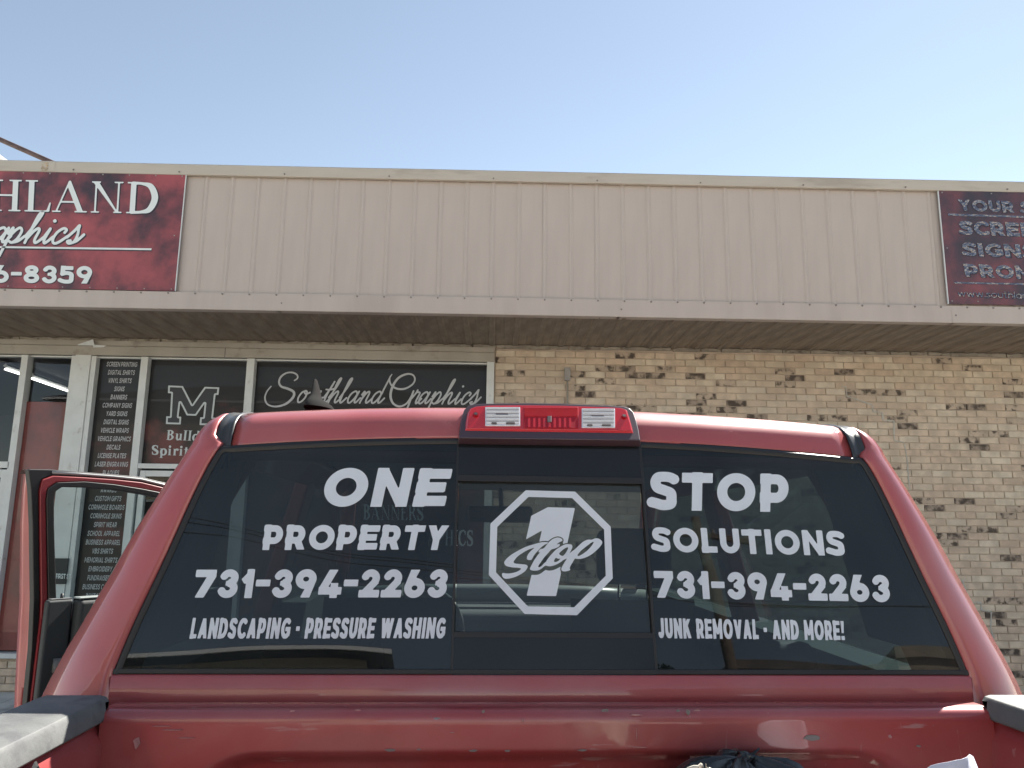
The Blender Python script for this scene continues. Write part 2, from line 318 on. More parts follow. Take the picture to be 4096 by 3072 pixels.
def serif(ch, T=.17, t=.055, s=.045, sw=.11):
    """high-contrast serif letter: thick T, thin t, slab serifs"""
    B = lambda x0, x1, y0, y1: ('P', [(x0, y0), (x1, y0), (x1, y1), (x0, y1)])
    st = lambda x, w=T, y0=0, y1=1: [B(x-w/2, x+w/2, y0, y1), B(x-w/2-sw, x+w/2+sw, y0, y0+s), B(x-w/2-sw, x+w/2+sw, y1-s, y1)]
    G = {
     'H': (1.02, st(.22)+st(.80)+[B(.2, .8, .48, .48+t)]), 'I': (.42, st(.21)),
     'L': (.84, st(.22)+[B(.1, .72, 0, s), ('P', [(.60, 0), (.80, 0), (.84, .30), (.80, .30), (.72, .06)])]),
     'A': (1.06, [('P', [(.08, 0), (.08+t, 0), (.50, .95), (.47, 1)]), ('P', [(.46, 1), (.50+t*.4, 1.01), (.96, 0), (.96-T*1.08, 0), (.42, .86)]), B(.24, .74, .30, .30+t), B(-.02, .26, 0, s), B(.68, 1.08, 0, s)]),
     'N': (1.08, st(.20, t)+st(.90, t)+[('P', [(.08, 1), (.08+T*1.1, 1), (.90+t/2, 0), (.90-T*.2, 0)])]),
     'D': (1.02, st(.22)+[('V', cr([(.2, 1-t/2, t/2), (.50, .98-t/2, t/2), (.76, .86, T*.42), (.90, .5, T/2), (.76, .14, T*.42), (.50, .02+t/2, t/2), (.2, t/2, t/2)], 6))]),
     'T': (.92, [B(.46-T/2, .46+T/2, 0, 1), B(.46-T/2-sw, .46+T/2+sw, 0, s), B(.04, .88, 1-s, 1), ('P', [(.02, .70), (.05, .70), (.14, 1), (.02, 1)]), ('P', [(.90, .70), (.87, .70), (.78, 1), (.90, 1)])]),
     'O': (1.04, [('V', [(x, y, t/2+(T-t)/2*abs(math.cos(math.radians(a)))**1.5) for a, (x, y) in zip(range(0, 361, 9), arc(.52, .5, .42, .47, 0, 360, 40))])]),
     'U': (1.0, [B(.12, .12+T, .35, 1), B(.02, .40, 1-s, 1), B(.62, .98, 1-s, 1), ('V', cr([(.12+T/2, .36, T/2), (.24, .10, T*.4), (.48, .03, t*.7), (.70, .10, t*.6), (.80, .35, t/2), (.80, 1, t/2)], 6))]),
     'S': (.74, [('V', cr([(.62, .72, t/2), (.56, .90, t*.6), (.36, .97, t*.6), (.14, .86, T*.40), (.14, .66, T*.5), (.36, .52, T*.55), (.60, .36, T*.5), (.60, .14, T*.4), (.36, .03, t*.6), (.14, .10, t*.6), (.07, .30, t/2)], 6)), B(.61, .65, .68, 1), B(.05, .09, 0, .32)]),
     'B': (.86, st(.22)+[('V', cr([(.2, 1-t/2, t/2), (.46, .97, t*.6), (.64, .78, T/2), (.46, .55, t*.6), (.2, .53, t/2)], 6)), ('V', cr([(.2, .53, t/2), (.48, .53, t*.6), (.70, .28, T/2), (.48, .03, t*.6), (.2, t/2, t/2)], 6))]),
     'E': (.84, st(.22)+[B(.1, .74, 0, s), B(.1, .70, 1-s, 1), B(.2, .54, .49, .49+t), ('P', [(.62, 0), (.76, 0), (.80, .26), (.76, .26)]), ('P', [(.60, 1), (.72, 1), (.74, .76), (.70, .76)]), B(.52, .56, .40, .62)]),
     'R': (.96, st(.22)+[('V', cr([(.2, 1-t/2, t/2), (.50, .97, t*.6), (.68, .76, T/2), (.50, .52, t*.6), (.2, .50, t/2)], 6)), ('P', [(.42, .52), (.56, .54), (.96, 0), (.76, 0)])]),
     'G': (1.02, [('V', cr([(.80, .74, t/2), (.66, .94, t*.6), (.46, .97, t*.7), (.18, .80, T*.45), (.12, .5, T/2), (.20, .2, T*.45), (.48, .03, t*.7), (.70, .08, t*.7), (.80, .25, T*.4)], 6)), B(.72, .72+T, .05, .42), B(.60, 1.0, .40, .40+s), B(.79, .83, .68, 1)]),
     'C': (.92, [('V', cr([(.80, .74, t/2), (.66, .94, t*.6), (.46, .97, t*.7), (.18, .80, T*.45), (.12, .5, T/2), (.20, .2, T*.45), (.48, .03, t*.7), (.72, .10, t*.6), (.82, .28, t/2)], 6)), B(.79, .83, .68, 1)]),
     'P': (.84, st(.22)+[('V', cr([(.2, 1-t/2, t/2), (.50, .97, t*.6), (.70, .74, T/2), (.50, .48, t*.6), (.2, .46, t/2)], 6))]),
     'W': (1.4, [('P', [(.05, 1), (.05+T*1.1, 1), (.46, .05), (.40, 0)]), ('P', [(.38, 0), (.44, 0), (.74, 1), (.68, 1)]), ('P', [(.58, 1), (.58+T*1.1, 1), (1.0, .05), (.94, 0)]), ('P', [(.93, 0), (.98, 0), (1.32, 1), (1.27, 1)]), B(-.02, .34, 1-s, 1), B(.50, .86, 1-s, 1), B(1.14, 1.42, 1-s, 1)]),
     # lower case, x height .68
     'u': (.86, [B(.14, .14+T, .2, .68), B(.03, .14+T, .68-s, .68), B(.56, .56+T, 0, .68), B(.45, .56+T, .68-s, .68), B(.56, .56+T+.1, 0, s), ('V', cr([(.14+T/2, .22, T/2), (.30, .05, t), (.45, .05, t*.8), (.6, .2, t*.7)], 6))]),
     'l': (.44, st(.22, T, 0, 1.04)), 'i': (.44, [B(.22-T/2, .22+T/2, 0, .68), B(.22-T/2-sw, .22+T/2+sw, 0, s), B(.22-T/2-sw, .22+T/2, .68-s, .68), ('V', [(.22, .90, T*.55), (.2201, .90, T*.55)])]),
     'd': (.82, [B(.50, .50+T, 0, 1.04), B(.40, .50+T, 1.04-s, 1.04), B(.5, .78, 0, s), ('V', [(x, y, t/2+(T-t)/2*abs(math.cos(math.radians(a)))) for a, (x, y) in zip(range(0, 361, 12), arc(.36, .33, .26, .32, 0, 360, 30))])]),
     'o': (.74, [('V', [(x, y, t/2+(T-t)/2*abs(math.cos(math.radians(a)))) for a, (x, y) in zip(range(0, 361, 12), arc(.36, .34, .27, .32, 0, 360, 30))])]),
     'g': (.76, [('V', [(x, y, t/2+(T-t)/2*abs(math.cos(math.radians(a)))) for a, (x, y) in zip(range(0, 361, 12), arc(.34, .44, .22, .22, 0, 360, 30))]), ('V', cr([(.5, .62, t), (.66, .66, t)], 3)), ('V', cr([(.22, .22, t), (.2, .1, t), (.5, .04, t), (.6, -.12, t), (.34, -.26, t), (.1, -.12, t), (.24, .04, t)], 5))]),
     'p': (.82, [B(.14, .14+T, -.3, .68), B(.04, .14+T, .68-s, .68), B(.04, .14+T+.1, -.3, -.3+s), ('V', [(x, y, t/2+(T-t)/2*abs(math.cos(math.radians(a)))) for a, (x, y) in zip(range(0, 361, 12), arc(.46, .33, .26, .32, 0, 360, 30))])]),
     'r': (.62, [B(.14, .14+T, 0, .68), B(.04, .14+T, .68-s, .68), B(.04, .14+T+.1, 0, s), ('V', cr([(.28, .45, t*.6), (.40, .64, t), (.54, .60, T*.5)], 4))]),
     't': (.50, [B(.14, .14+T, .12, .9), B(.02, .44, .62, .68), ('V', cr([(.14+T/2, .14, T/2), (.28, .05, t), (.44, .14, t/2)], 4))]),
     'e': (.70, [('V', cr([(.10, .36, t/2), (.60, .38, t/2), (.56, .60, T*.35), (.34, .66, t/2), (.12, .5, T*.45), (.12, .2, T*.45), (.36, .04, t*.8), (.6, .16, t/2)], 5))]),
     'a': (.74, [B(.46, .46+T, .05, .5), ('V', cr([(.14, .52, T*.4), (.32, .65, t*.7), (.5, .55, T*.4)], 4)), ('V', cr([(.5, .38, t*.6), (.2, .30, T*.4), (.18, .1, T*.4), (.5, .1, t)], 5)), ('V', cr([(.54, .08, t), (.72, .06, t/2)], 2))]),
    }
    return G.get(ch)
# joined-up script letters: x height 1, centre lines, slant added later
SC = {
 'a': (1.02, [[(.66, .80), (.46, 1.0), (.16, .80), (.04, .38), (.16, .03), (.38, .05), (.60, .42), (.74, .92)], [(.76, .98), (.68, .30), (.76, .02), (.92, .10), (1.10, .42)]]),
 'o': (.86, [[(.50, .98), (.20, .85), (.05, .42), (.18, .03), (.44, .05), (.66, .42), (.62, .88), (.42, .98), (.46, .78), (.66, .72), (.92, .84)]]),
 'u': (.98, [[(.08, .95), (.04, .35), (.14, .02), (.36, .08), (.60, .50), (.68, .95)], [(.70, .98), (.62, .3), (.72, .02), (.88, .12), (1.06, .42)]]),
 'n': (1.02, [[(.0, .70), (.12, .98), (.18, .80), (.10, .0)], [(.13, .30), (.32, .80), (.52, .98), (.62, .80), (.58, .25), (.68, .0), (.86, .12), (1.08, .42)]]),
 'h': (1.00, [[(-.08, .42), (.20, 1.25), (.34, 1.95), (.28, 2.1), (.16, 1.85), (.10, 1.0), (.06, .0)], [(.08, .30), (.30, .80), (.50, .98), (.60, .80), (.56, .25), (.66, .0), (.84, .12), (1.06, .42)]]),
 'l': (.46, [[(-.08, .42), (.22, 1.25), (.36, 1.95), (.28, 2.1), (.16, 1.85), (.08, .9), (.08, .2), (.18, .0), (.34, .12), (.54, .42)]]),
 't': (.52, [[(-.08, .42), (.20, 1.25), (.30, 1.8)], [(.30, 1.8), (.12, .9), (.08, .2), (.18, .0), (.34, .12), (.56, .42)], [(-.16, 1.12), (.2, 1.1), (.62, 1.22)]]),
 'd': (1.04, [[(.66, .80), (.46, 1.0), (.16, .80), (.04, .38), (.16, .03), (.38, .05), (.60, .42), (.74, .92)], [(.84, 2.1), (.74, 1.2), (.66, .30), (.74, .02), (.92, .10), (1.12, .42)]]),
 'r': (.82, [[(-.02, .45), (.18, .90), (.22, 1.15)], [(.22, 1.15), (.24, .98), (.48, .96), (.54, .80), (.48, .25), (.56, .0), (.70, .12), (.90, .42)]]),
 'p': (.98, [[(.0, .60), (.14, 1.0), (.12, .3), (.05, -.9)], [(.10, .30), (.32, .80), (.54, 1.0), (.72, .78), (.66, .28), (.44, .0), (.22, .10)], [(.44, .0), (.76, .10), (1.02, .42)]]),
 'i': (.44, [[(.0, .5), (.14, .98), (.06, .30), (.14, .0), (.30, .12), (.50, .42)], [(.16, 1.50), (.19, 1.54), (.22, 1.50), (.18, 1.48)]]),
 'c': (.76, [[(.56, .72), (.60, .92), (.38, 1.0), (.12, .74), (.04, .34), (.16, .02), (.42, .04), (.82, .46)]]),
 's': (.82, [[(-.02, .42), (.24, .86), (.40, 1.22), (.44, 1.0), (.54, .55), (.50, .12), (.24, .0), (.10, .14), (.26, .20)], [(.46, .06), (.66, .20), (.90, .60)]]),
}
_gc = {}
def widen(F, a):
    """thicken only sideways, for letters that are later condensed"""
    if not a: return F
    return lambda X, Y: np.minimum.reduce([F(X+d, Y) for d in np.linspace(-a, a, 5)])
def prims_field(prims, rnd=0.0):
    def F(X, Y):
        D = np.full(X.shape, 1e9)
        for p in prims:
            if p[0] == 'L': d = sd_path(X, Y, p[1], p[2]-rnd)
            elif p[0] == 'V':
                q = np.array(p[1]); d = sd_path(X, Y, q[:, :2], q[:, 2], butt=False)
            else: d = sd_poly(X, Y, p[1], -rnd)
            D = np.minimum(D, d)
        return D-rnd
    return F
def text2d(s, t=.25, track=.10, res=.034, font='sans', rnd=.018, space=.34, xd=0.0):
    """verts in (u,v) with cap height 1, total width"""
    vs = []; fs = []; x = 0
    for ch in s:
        if ch == ' ': x += space; continue
        key = (ch, round(t, 3), res, font, xd)
        if key not in _gc:
            g = glyph(ch, t) if font == 'sans' else serif(ch, t)
            _gc[key] = None if g is None else (g[0],)+field_mesh(widen(prims_field(g[1], rnd), xd), -.12-xd, -.34, g[0]+.14+xd, 1.12, res)
        if _gc[key] is None: x += .5; continue
        adv, gv, gf = _gc[key]; adv += 2*xd; b = len(vs)
        vs += [(px+x+xd, py) for px, py in gv]; fs += [tuple(i+b for i in f) for f in gf]; x += adv+track
    return vs, fs, x-track
def lay_text(mb, s, quad, off_dir=(0, 0, 0), **k):
    """quad: TL, TR, BR, BL as 3-D points"""
    vs, fs, W = text2d(s, **k); tl, tr, br, bl = [np.array(q, float) for q in quad]; o = np.array(off_dir, float)
    P = []
    for u, v in vs:
        a = u/W; top = tl+(tr-tl)*a; bot = bl+(br-bl)*a; P.append(bot+(top-bot)*v+o)
    mb.add(P, fs); return mb
def lay_strokes(mb, strokes, to3, h, wscale=1.0, clip=None, sub=6):
    """strokes: list of [(x,y,r)...] in some flat space; to3 maps that space to 3-D"""
    prim = []
    for st in strokes:
        q = cr(st, sub); prim.append(('V', [(a, b, c*wscale) for a, b, c in q]))
    al = np.array([p for _, q in prim for p in q]); mg = al[:, 2].max()+2*h
    vs, fs = field_mesh(prims_field(prim), al[:, 0].min()-mg, al[:, 1].min()-mg, al[:, 0].max()+mg, al[:, 1].max()+mg, h)
    mb.add([to3(a, b) for a, b in vs], fs); return mb

# ================================================================== materials in use
M = {}
M['asphalt'] = mat('pale_lot_concrete', (.42, .395, .35), .9, bump=.5, bscale=180, var=.25, vscale=2, dirt=(.22, .215, .20), dscale=.6)
M['concrete'] = mat('concrete', (.62, .62, .59), .85, bump=.3, bscale=120, var=.15, vscale=3, dirt=(.22, .21, .20), dscale=1.3)
M['mortar'] = mat('mortar', (.52, .43, .34), .9, bump=.4, bscale=200, var=.15, vscale=5)
M['patch'] = mat('mortar_patch', (.50, .48, .43), .9, bump=.5, bscale=150, var=.1)
M['fascia'] = mat('fascia_metal', (.508, .440, .390), .5, var=.045, vscale=1.6, dirt=(.44, .37, .33), dscale=.9, dth=(.5, .8), stretch=(3, 3, .5), bump=.06, bscale=6)
M['cap'] = mat('cap_metal', (.50, .45, .38), .5, var=.04, vscale=2, dirt=(.40, .35, .29), dscale=1.4, stretch=(1, 1, 4))
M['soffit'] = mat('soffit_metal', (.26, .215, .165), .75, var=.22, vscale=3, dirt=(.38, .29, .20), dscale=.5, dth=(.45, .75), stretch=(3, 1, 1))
M['screw'] = mat('screw', (.24, .21, .19), .5, metal=.5)
M['header'] = mat('painted_header', (.40, .37, .32), .7, var=.08, vscale=3, dirt=(.26, .23, .19), dscale=5, dth=(.55, .75), bump=.2, bscale=40)
M['flash'] = mat('flashing', (.30, .27, .22), .8, var=.25, vscale=9, dirt=(.12, .10, .08), dscale=14, bump=.6, bscale=50, bdist=.006)
M['frame'] = mat('white_frame', (.66, .68, .66), .45, var=.05, vscale=6, dirt=(.42, .41, .38), dscale=9, dth=(.62, .8))
M['framedark'] = mat('frame_gasket', (.05, .05, .05), .6)
M['interior'] = mat('shop_interior', (.035, .037, .045), .9)
M['rust'] = mat('rusty_pipe', (.10, .065, .06), .7, var=.3, vscale=12, dirt=(.16, .10, .07), dscale=9, bump=.3, bscale=80)
M['white'] = mat('white_paint', (.72, .74, .74), .5)
M['galv'] = mat('galvanised', (.33, .31, .29), .5, metal=.3, var=.12, vscale=20)
M['black'] = mat('black_plastic', (.022, .024, .026), .5, bump=.1, bscale=300)
M['tube'] = mat('lamp_tube', (.9, .9, .9), .5, emis=((1, .97, .9), 3.0))
M['green'] = mat('leaf', (.05, .08, .03), .7, objrand=.3)

def brick_mat(name, base, dark=0.0):
    m = bpy.data.materials.new(name); m.use_nodes = True; N, L, b = nodes(m)
    g = N.new('ShaderNodeNewGeometry'); oi = N.new('ShaderNodeObjectInfo')
    def nz(s, d=6):
        n = N.new('ShaderNodeTexNoise'); n.inputs['Scale'].default_value = s; n.inputs['Detail'].default_value = d; L.new(g.outputs['Position'], n.inputs['Vector']); return n.outputs[0]
    def rm(f, a, c, lo=0, hi=1):
        r = N.new('ShaderNodeMapRange'); r.inputs[1].default_value = a; r.inputs[2].default_value = c; r.inputs[3].default_value = lo; r.inputs[4].default_value = hi; r.interpolation_type = 'SMOOTHSTEP'; L.new(f, r.inputs[0]); return r.outputs[0]
    def mx(f, a, c):
        x = N.new('ShaderNodeMix'); x.data_type = 'RGBA'; L.new(f, x.inputs[0])
        for k, q in ((6, a), (7, c)):
            if isinstance(q, tuple): x.inputs[k].default_value = (*q, 1)
            else: L.new(q, x.inputs[k])
        return x.outputs[2]
    c = mx(rm(nz(9), .35, .65), tuple(v*.86 for v in base), tuple(v*1.12 for v in base))
    c = mx(rm(nz(55), .62, .75, 0, .7), c, tuple(v*.45 for v in base))
    c = mx(rm(nz(1.3, 5), .42, .68, 0, .5), c, tuple(v*.80 for v in base))
    if dark: c = mx(rm(nz(13, 4), .53-dark*.12, .66-dark*.06), c, (.085, .066, .052))
    L.new(c, b.inputs['Base Color']); b.inputs['Roughness'].default_value = .88
    bp = N.new('ShaderNodeBump'); bp.inputs['Strength'].default_value = .5; bp.inputs['Distance'].default_value = .003
    L.new(nz(140), bp.inputs['Height']); L.new(bp.outputs[0], b.inputs['Normal']); return m
BR = [brick_mat('brick_tan', (.62, .505, .385)), brick_mat('brick_buff', (.64, .54, .415)), brick_mat('brick_rose', (.60, .475, .36)),
      brick_mat('brick_pale', (.66, .57, .445)), brick_mat('brick_burnt', (.53, .43, .33), .55), brick_mat('brick_burnt_dark', (.42, .34, .265), 1.3)]

def grunge(name, red, dark, sc=.9, bias=.5, orange=None, width=.16, coat=0.0, rough=.45, top=None):
    """cloudy printed vinyl: flat print only"""
    m = bpy.data.materials.new(name); m.use_nodes = True; N, L, b = nodes(m)
    tc = N.new('ShaderNodeTexCoord'); n = N.new('ShaderNodeTexNoise'); n.inputs['Scale'].default_value = sc; n.inputs['Detail'].default_value = 9; n.inputs['Roughness'].default_value = .62
    L.new(tc.outputs['Object'], n.inputs['Vector'])
    f = n.outputs[0]
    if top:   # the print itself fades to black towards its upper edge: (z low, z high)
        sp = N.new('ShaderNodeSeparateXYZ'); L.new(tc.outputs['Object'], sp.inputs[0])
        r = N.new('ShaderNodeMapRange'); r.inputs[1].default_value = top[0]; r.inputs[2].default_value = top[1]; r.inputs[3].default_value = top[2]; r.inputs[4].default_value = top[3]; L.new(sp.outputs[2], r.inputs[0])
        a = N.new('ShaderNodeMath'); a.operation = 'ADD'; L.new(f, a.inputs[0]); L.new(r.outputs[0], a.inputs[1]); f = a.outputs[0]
    r = N.new('ShaderNodeMapRange'); r.inputs[1].default_value = bias-width; r.inputs[2].default_value = bias+width; r.interpolation_type = 'SMOOTHSTEP'; L.new(f, r.inputs[0])
    x = N.new('ShaderNodeMix'); x.data_type = 'RGBA'; L.new(r.outputs[0], x.inputs[0]); x.inputs[6].default_value = (*red, 1); x.inputs[7].default_value = (*dark, 1)
    L.new(x.outputs[2], b.inputs['Base Color']); b.inputs['Roughness'].default_value = rough; b.inputs['Coat Weight'].default_value = coat; b.inputs['Coat Roughness'].default_value = .02
    return m
M['sign_red'] = grunge('sign_print', (.38, .085, .095), (.045, .03, .042), 1.25, .485, width=.13)
M['sign_red2'] = grunge('sign_print_right', (.33, .085, .09), (.05, .042, .055), 1.1, .44, width=.16, rough=.3)
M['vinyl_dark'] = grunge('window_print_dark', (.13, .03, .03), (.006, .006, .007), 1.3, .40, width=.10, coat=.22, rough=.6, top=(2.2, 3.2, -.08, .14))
M['vinyl_red'] = grunge('window_print_red', (.26, .05, .04), (.06, .02, .02), .9, .50, coat=.4, width=.2)
M['sign_white'] = mat('sign_white', (.74, .79, .78), .5)
M['sign_edge'] = mat('sign_dark_line', (.03, .02, .03), .5)  # dark copies behind the sign letters, heavier and shifted right and down
M['text_grey'] = mat('window_letter_dimmed', (.50, .51, .52), .6)  # white letters, greyed to paint in the dimming by the glass
M['text_pale'] = mat('window_letter_pale', (.56, .60, .60), .5)
M['chrome_print'] = mat('raised_letter', (.24, .225, .24), .18, metal=.9, bump=1.0, bscale=22, bdist=.03, detail=2)
M['shop_glass'] = glass_mat('shop_glass', (.80, .82, .82), 1.5, wav=.004)

# ================================================================== the ground
g = MB(); g.box(-400, 400, -400, 5.75, -.5, -.13)
tag(part('parking_lot', g, M['asphalt']), kind='structure')
g = MB(); 
for k in range(-11, 12): g.box(k*1.5+.006, k*1.5+1.494, 5.9, 7.985, -.3, 0)
g2 = MB(); g2.box(-16.5, 18, 5.75, 5.894, -.3, .003)
sw = tag(part('sidewalk', g, M['concrete'], bevel=.006), kind='structure')
tag(part('kerb', g2, M['concrete'], bevel=.012), kind='structure')
g = MB(); g.box(-16.5, 18, 5.896, 7.99, -.4, -.012); tag(part('sidewalk_joint', g, M['mortar']), kind='structure')
g = MB(); g.box(-400, 400, 30, 400, -.6, -.2); tag(part('ground', g, M['concrete']), kind='structure')

# ================================================================== the shop building
FY, WY = 6.76, 8.0
shop = thing('shop_building', 'long single-storey shop with tan ribbed metal fascia, brick wall and white-framed windows', 'building', (0, 8, 0))
def SP(name, mb, mats, parent=None, **k):
    """part of the shop: coordinates given in world space"""
    mb.v = [(x, y-8, z) for x, y, z in mb.v]
    return part(name, mb, mats, parent or shop, **k)
# hidden shell so that daylight cannot leak in
g = MB(); g.box(-14.4, -14, 8.1, 20, -.1, 4.7); g.box(15, 15.4, 8.1, 20, -.1, 4.7); g.box(-14.4, 15.4, 20, 20.3, -.1, 4.7)
SP('outer_wall', g, M['mortar'])
g = MB(); g.box(-14.4, 15.4, 6.80, 20.3, 4.70, 4.80); SP('roof', g, M['galv'])
g = MB(); g.box(-14, 15, 8.2, 20, 3.62, 3.66); g.box(-14, -.2, 15, 15.1, 0, 3.62); g.box(-14, 15, 8.2, 20, -.02, .0); SP('room_shell', g, M['interior'])
# ---- brick wall
wall = MB(); wall.box(-.045, 15, 8.010, 8.25, -.05, 3.60); wall.box(-14, -.045, 8.015, 8.25, -.05, .300); wall.box(-14, 15, 8.02, 8.25, 3.545, 4.7)
bw = SP('brick_wall', wall, M['mortar'])
CH, BL = .0712, .2135; bm_ = {}
def brick_mesh(kind, full=True):
    key = (kind, full)
    if key not in bm_:
        L_ = BL-.010 if full else BL/2-.010; g = MB()
        x0, x1, z0, z1, e = 0, L_, 0, CH-.0095, .0028
        a = [(x0, 0, z0), (x1, 0, z0), (x1, 0, z1), (x0, 0, z1)]; f = [(x0+e, -.010, z0+e), (x1-e, -.010, z0+e), (x1-e, -.010, z1-e), (x0+e, -.010, z1-e)]
        mid = [(x0, -.0078, z0), (x1, -.0078, z0), (x1, -.0078, z1), (x0, -.0078, z1)]
        g.grid([a, mid, f], True); g.f.append((8, 9, 10, 11)); g.m.append(0)
        me = mesh_of('brick', g, BR[kind]); fix_normals(me); bm_[key] = me
    return bm_[key]
def proj(P):
    d = np.array(P)-CAM; z = d@_f; return 2048+FPX*(d@_R)/z, 1536-FPX*(d@_U)/z
# outline of the truck in the photograph, used only to choose which bricks to keep as single objects
def hidden(px, py):
    return py > 1650 and (px < 3560+(py-1850)*.55 if py > 1850 else px < 3450) and not (py > 2480 and px < 120)
cand = []
def course(x0, x1, j):
    z = j*CH+.006; sh = (j % 2)*BL/2 + (.02*math.sin(j*1.7)); x = x0
    first = True
    while x < x1-.03:
        if first and sh > .03: Lb = sh if sh < BL*.8 else BL; first = False
        else: Lb = BL; first = False
        full = Lb > BL*.75
        if not full: Lb = BL/2
        Lb2 = min(Lb, x1-x)
        if Lb2 < Lb-.01:
            full = False; x = x1-BL/2+.0
            if x < x0: break
            Lb2 = BL/2
        cand.append((x, z, full)); x += Lb2
for j in range(49): course(-.035, 7.2, j)
for j in range(4): course(-7.0, -3.4, j)
from mathutils import noise as _bn
def kind_of(x, z):
    r = random.random()/(1.5+2.2*_bn.noise(Vector((x*1.3, z*2.0, 4.0)))) if True else 0
    return 5 if r < .032 else 4 if r < .10 else random.choice([0, 0, 1, 2, 3])
singles = []; rest = MB()
sc_ = []
for x, z, full in cand:
    px, py = proj((x+.1, 8, z+.03)); vis = (0 < px < 4096 and 0 < py < 3072 and not hidden(px, py))
    sc_.append((0 if vis else 1, math.dist((x, 8, z), tuple(CAM)), x, z, full))
sc_.sort()
for i, (h, d, x, z, full) in enumerate(sc_):
    k = kind_of(x, z); jx, jz, jy = random.uniform(-.0018, .0018), random.uniform(-.0014, .0014), random.uniform(-.0025, .0012)
    if i < 296 and h == 0:
        o = bpy.data.objects.new('brick', brick_mesh(k, full)); COL.objects.link(o); o.parent = bw
        o.location = (x+jx, .0105+jy, z+jz); o.rotation_euler = (0, random.uniform(-.004, .004), 0)
    else:
        me = brick_mesh(k, full); rest.cm = k
        rest.add([(v.co.x+x+jx, v.co.y+8.0105+jy, v.co.z+z+jz) for v in me.vertices], [tuple(p.vertices) for p in me.polygons])
SP('bricks', rest, BR, bw, kind='stuff')
# pale mortar repair running in steps down the wall
g = MB()
for chain in ([(3365,1545),(3385,1548),(3387,1584),(3489,1619),(3492,1645),(3530,1650),(3533,1680),(3576,1684),(3578,1762),(3612,1768),(3622,1790),(3630,1850),(3634,1905),(3640,1960)],
              [(3850,2318),(3858,2344),(3882,2410),(3925,2411),(3926,2442),(3966,2445),(3964,2512),(3972,2545),(3985,2620)]):
    P = [at_y(px, py, 7.9955) for px, py in chain]
    for a, b in zip(P[:-1], P[1:]):
        n = max(2, int(math.dist(a, b)/.03))
        for k in range(n):
            p = a+(b-a)*(k/n); q = a+(b-a)*((k+1)/n); wv = random.uniform(.004, .009); d = np.array(q)-np.array(p); L_ = math.hypot(d[0], d[2]) or 1; nx, nz_ = -d[2]/L_*wv, d[0]/L_*wv
            e = random.uniform(-.003, .003)
            g.prism([(p[0]-nx+e, 7.9955, p[2]-nz_), (q[0]-nx+e, 7.9955, q[2]-nz_), (q[0]+nx, 7.9955, q[2]+nz_), (p[0]+nx, 7.9955, p[2]+nz_)], (0, .006, 0))
SP('mortar_patch', g, M['patch'], bw, kind='stuff')
# conduit with its small box
eb = thing('electrical_conduit', 'small grey electrical box with a thin pipe running down the brick wall', 'conduit', (.725, 7.99, 3.2))
g = MB(); g.box(-.028, .028, -.045, 0, -.035, .10); part('box', g, M['galv'], eb, bevel=.004)
g = MB(); g.box(-.031, .031, -.052, -.046, -.038, .103); part('cover', g, M['galv'], eb, bevel=.002)
g = MB(); g.tube([(.003, -.018, -.038), (.006, -.018, -1.3), (.006, -.018, -3.1)], .0095); part('pipe', g, M['header'], eb, smooth=True)
for zz in (-.45, -1.6):
    g = MB(); g.box(-.022, .033, -.031, -.004, zz, zz+.018); part('strap', g, M['galv'], eb)
# small wall plug left in the brick
# ---- fascia
fas = SP('fascia', MB().box(-9.2, 9.2, FY+.03, FY+.05, 3.54, 4.86), M['fascia'])
RB = .2425
pm = MB()
prof = [(0, 0), (.004, 0), (.020, -.012), (.034, -.012), (.050, 0), (.140, -.0012), (RB+.0004, 0)]
pm.grid([[(x, y, 0) for x, y in prof], [(x, y, 1.135) for x, y in prof]]); pme = mesh_of('metal_panel', pm, M['fascia'])
for k in range(-38, 38):
    x = .165-.027+k*RB
    if x < -9.2 or x > 8.95: continue
    o = bpy.data.objects.new('metal_panel', pme); COL.objects.link(o); o.parent = fas; o.location = (x, FY-8+.012+random.uniform(-.001, .001), 3.685)
    o.rotation_euler = (random.uniform(-.0012, .0012), 0, random.uniform(-.004, .004))
def trim(xs, prof, name, mt, dy=.0):
    for i in range(len(xs)-1):
        o_ = (i % 2)*.0025; g = MB()
        g.grid([[(xs[i], y-o_, z) for y, z in prof], [(xs[i+1]+.02, y-o_, z) for y, z in prof]])
        SP(name, g, mt, fas, bevel=0)
jx = [-2.0+3.07*k for k in range(-3, 5)]
trim([-9.2]+[x for x in jx if -9 < x < 9]+[9.2], [(FY-.008, 3.694), (FY-.024, 3.690), (FY-.026, 3.690), (FY-.030, 3.535), (FY-.028, 3.530), (FY+.06, 3.530)], 'bottom_trim', M['fascia'])
jx2 = [-1.08+3.07*k for k in range(-3, 5)]
trim([-9.2]+[x for x in jx2 if -9 < x < 9]+[9.2], [(FY-.010, 4.812), (FY-.034, 4.816), (FY-.036, 4.822), (FY-.040, 4.910), (FY-.034, 4.920), (FY+.30, 4.905)], 'cap_trim', M['cap'])
g = MB()
for k in range(-38, 38):
    x = .165+k*RB
    if abs(x) > 9: continue
    g.tube([(x, FY-.034, 3.676), (x, FY-.026, 3.676)], .0085, 6)
    if k % 4 == 3: g.tube([(x, FY-.046, 4.838), (x, FY-.038, 4.838)], .008, 6)
for x in jx: g.tube([(x+.035, FY-.034, 3.60), (x+.035, FY-.026, 3.60)], .008, 6)
SP('screws', g, M['screw'], fas, kind='stuff')
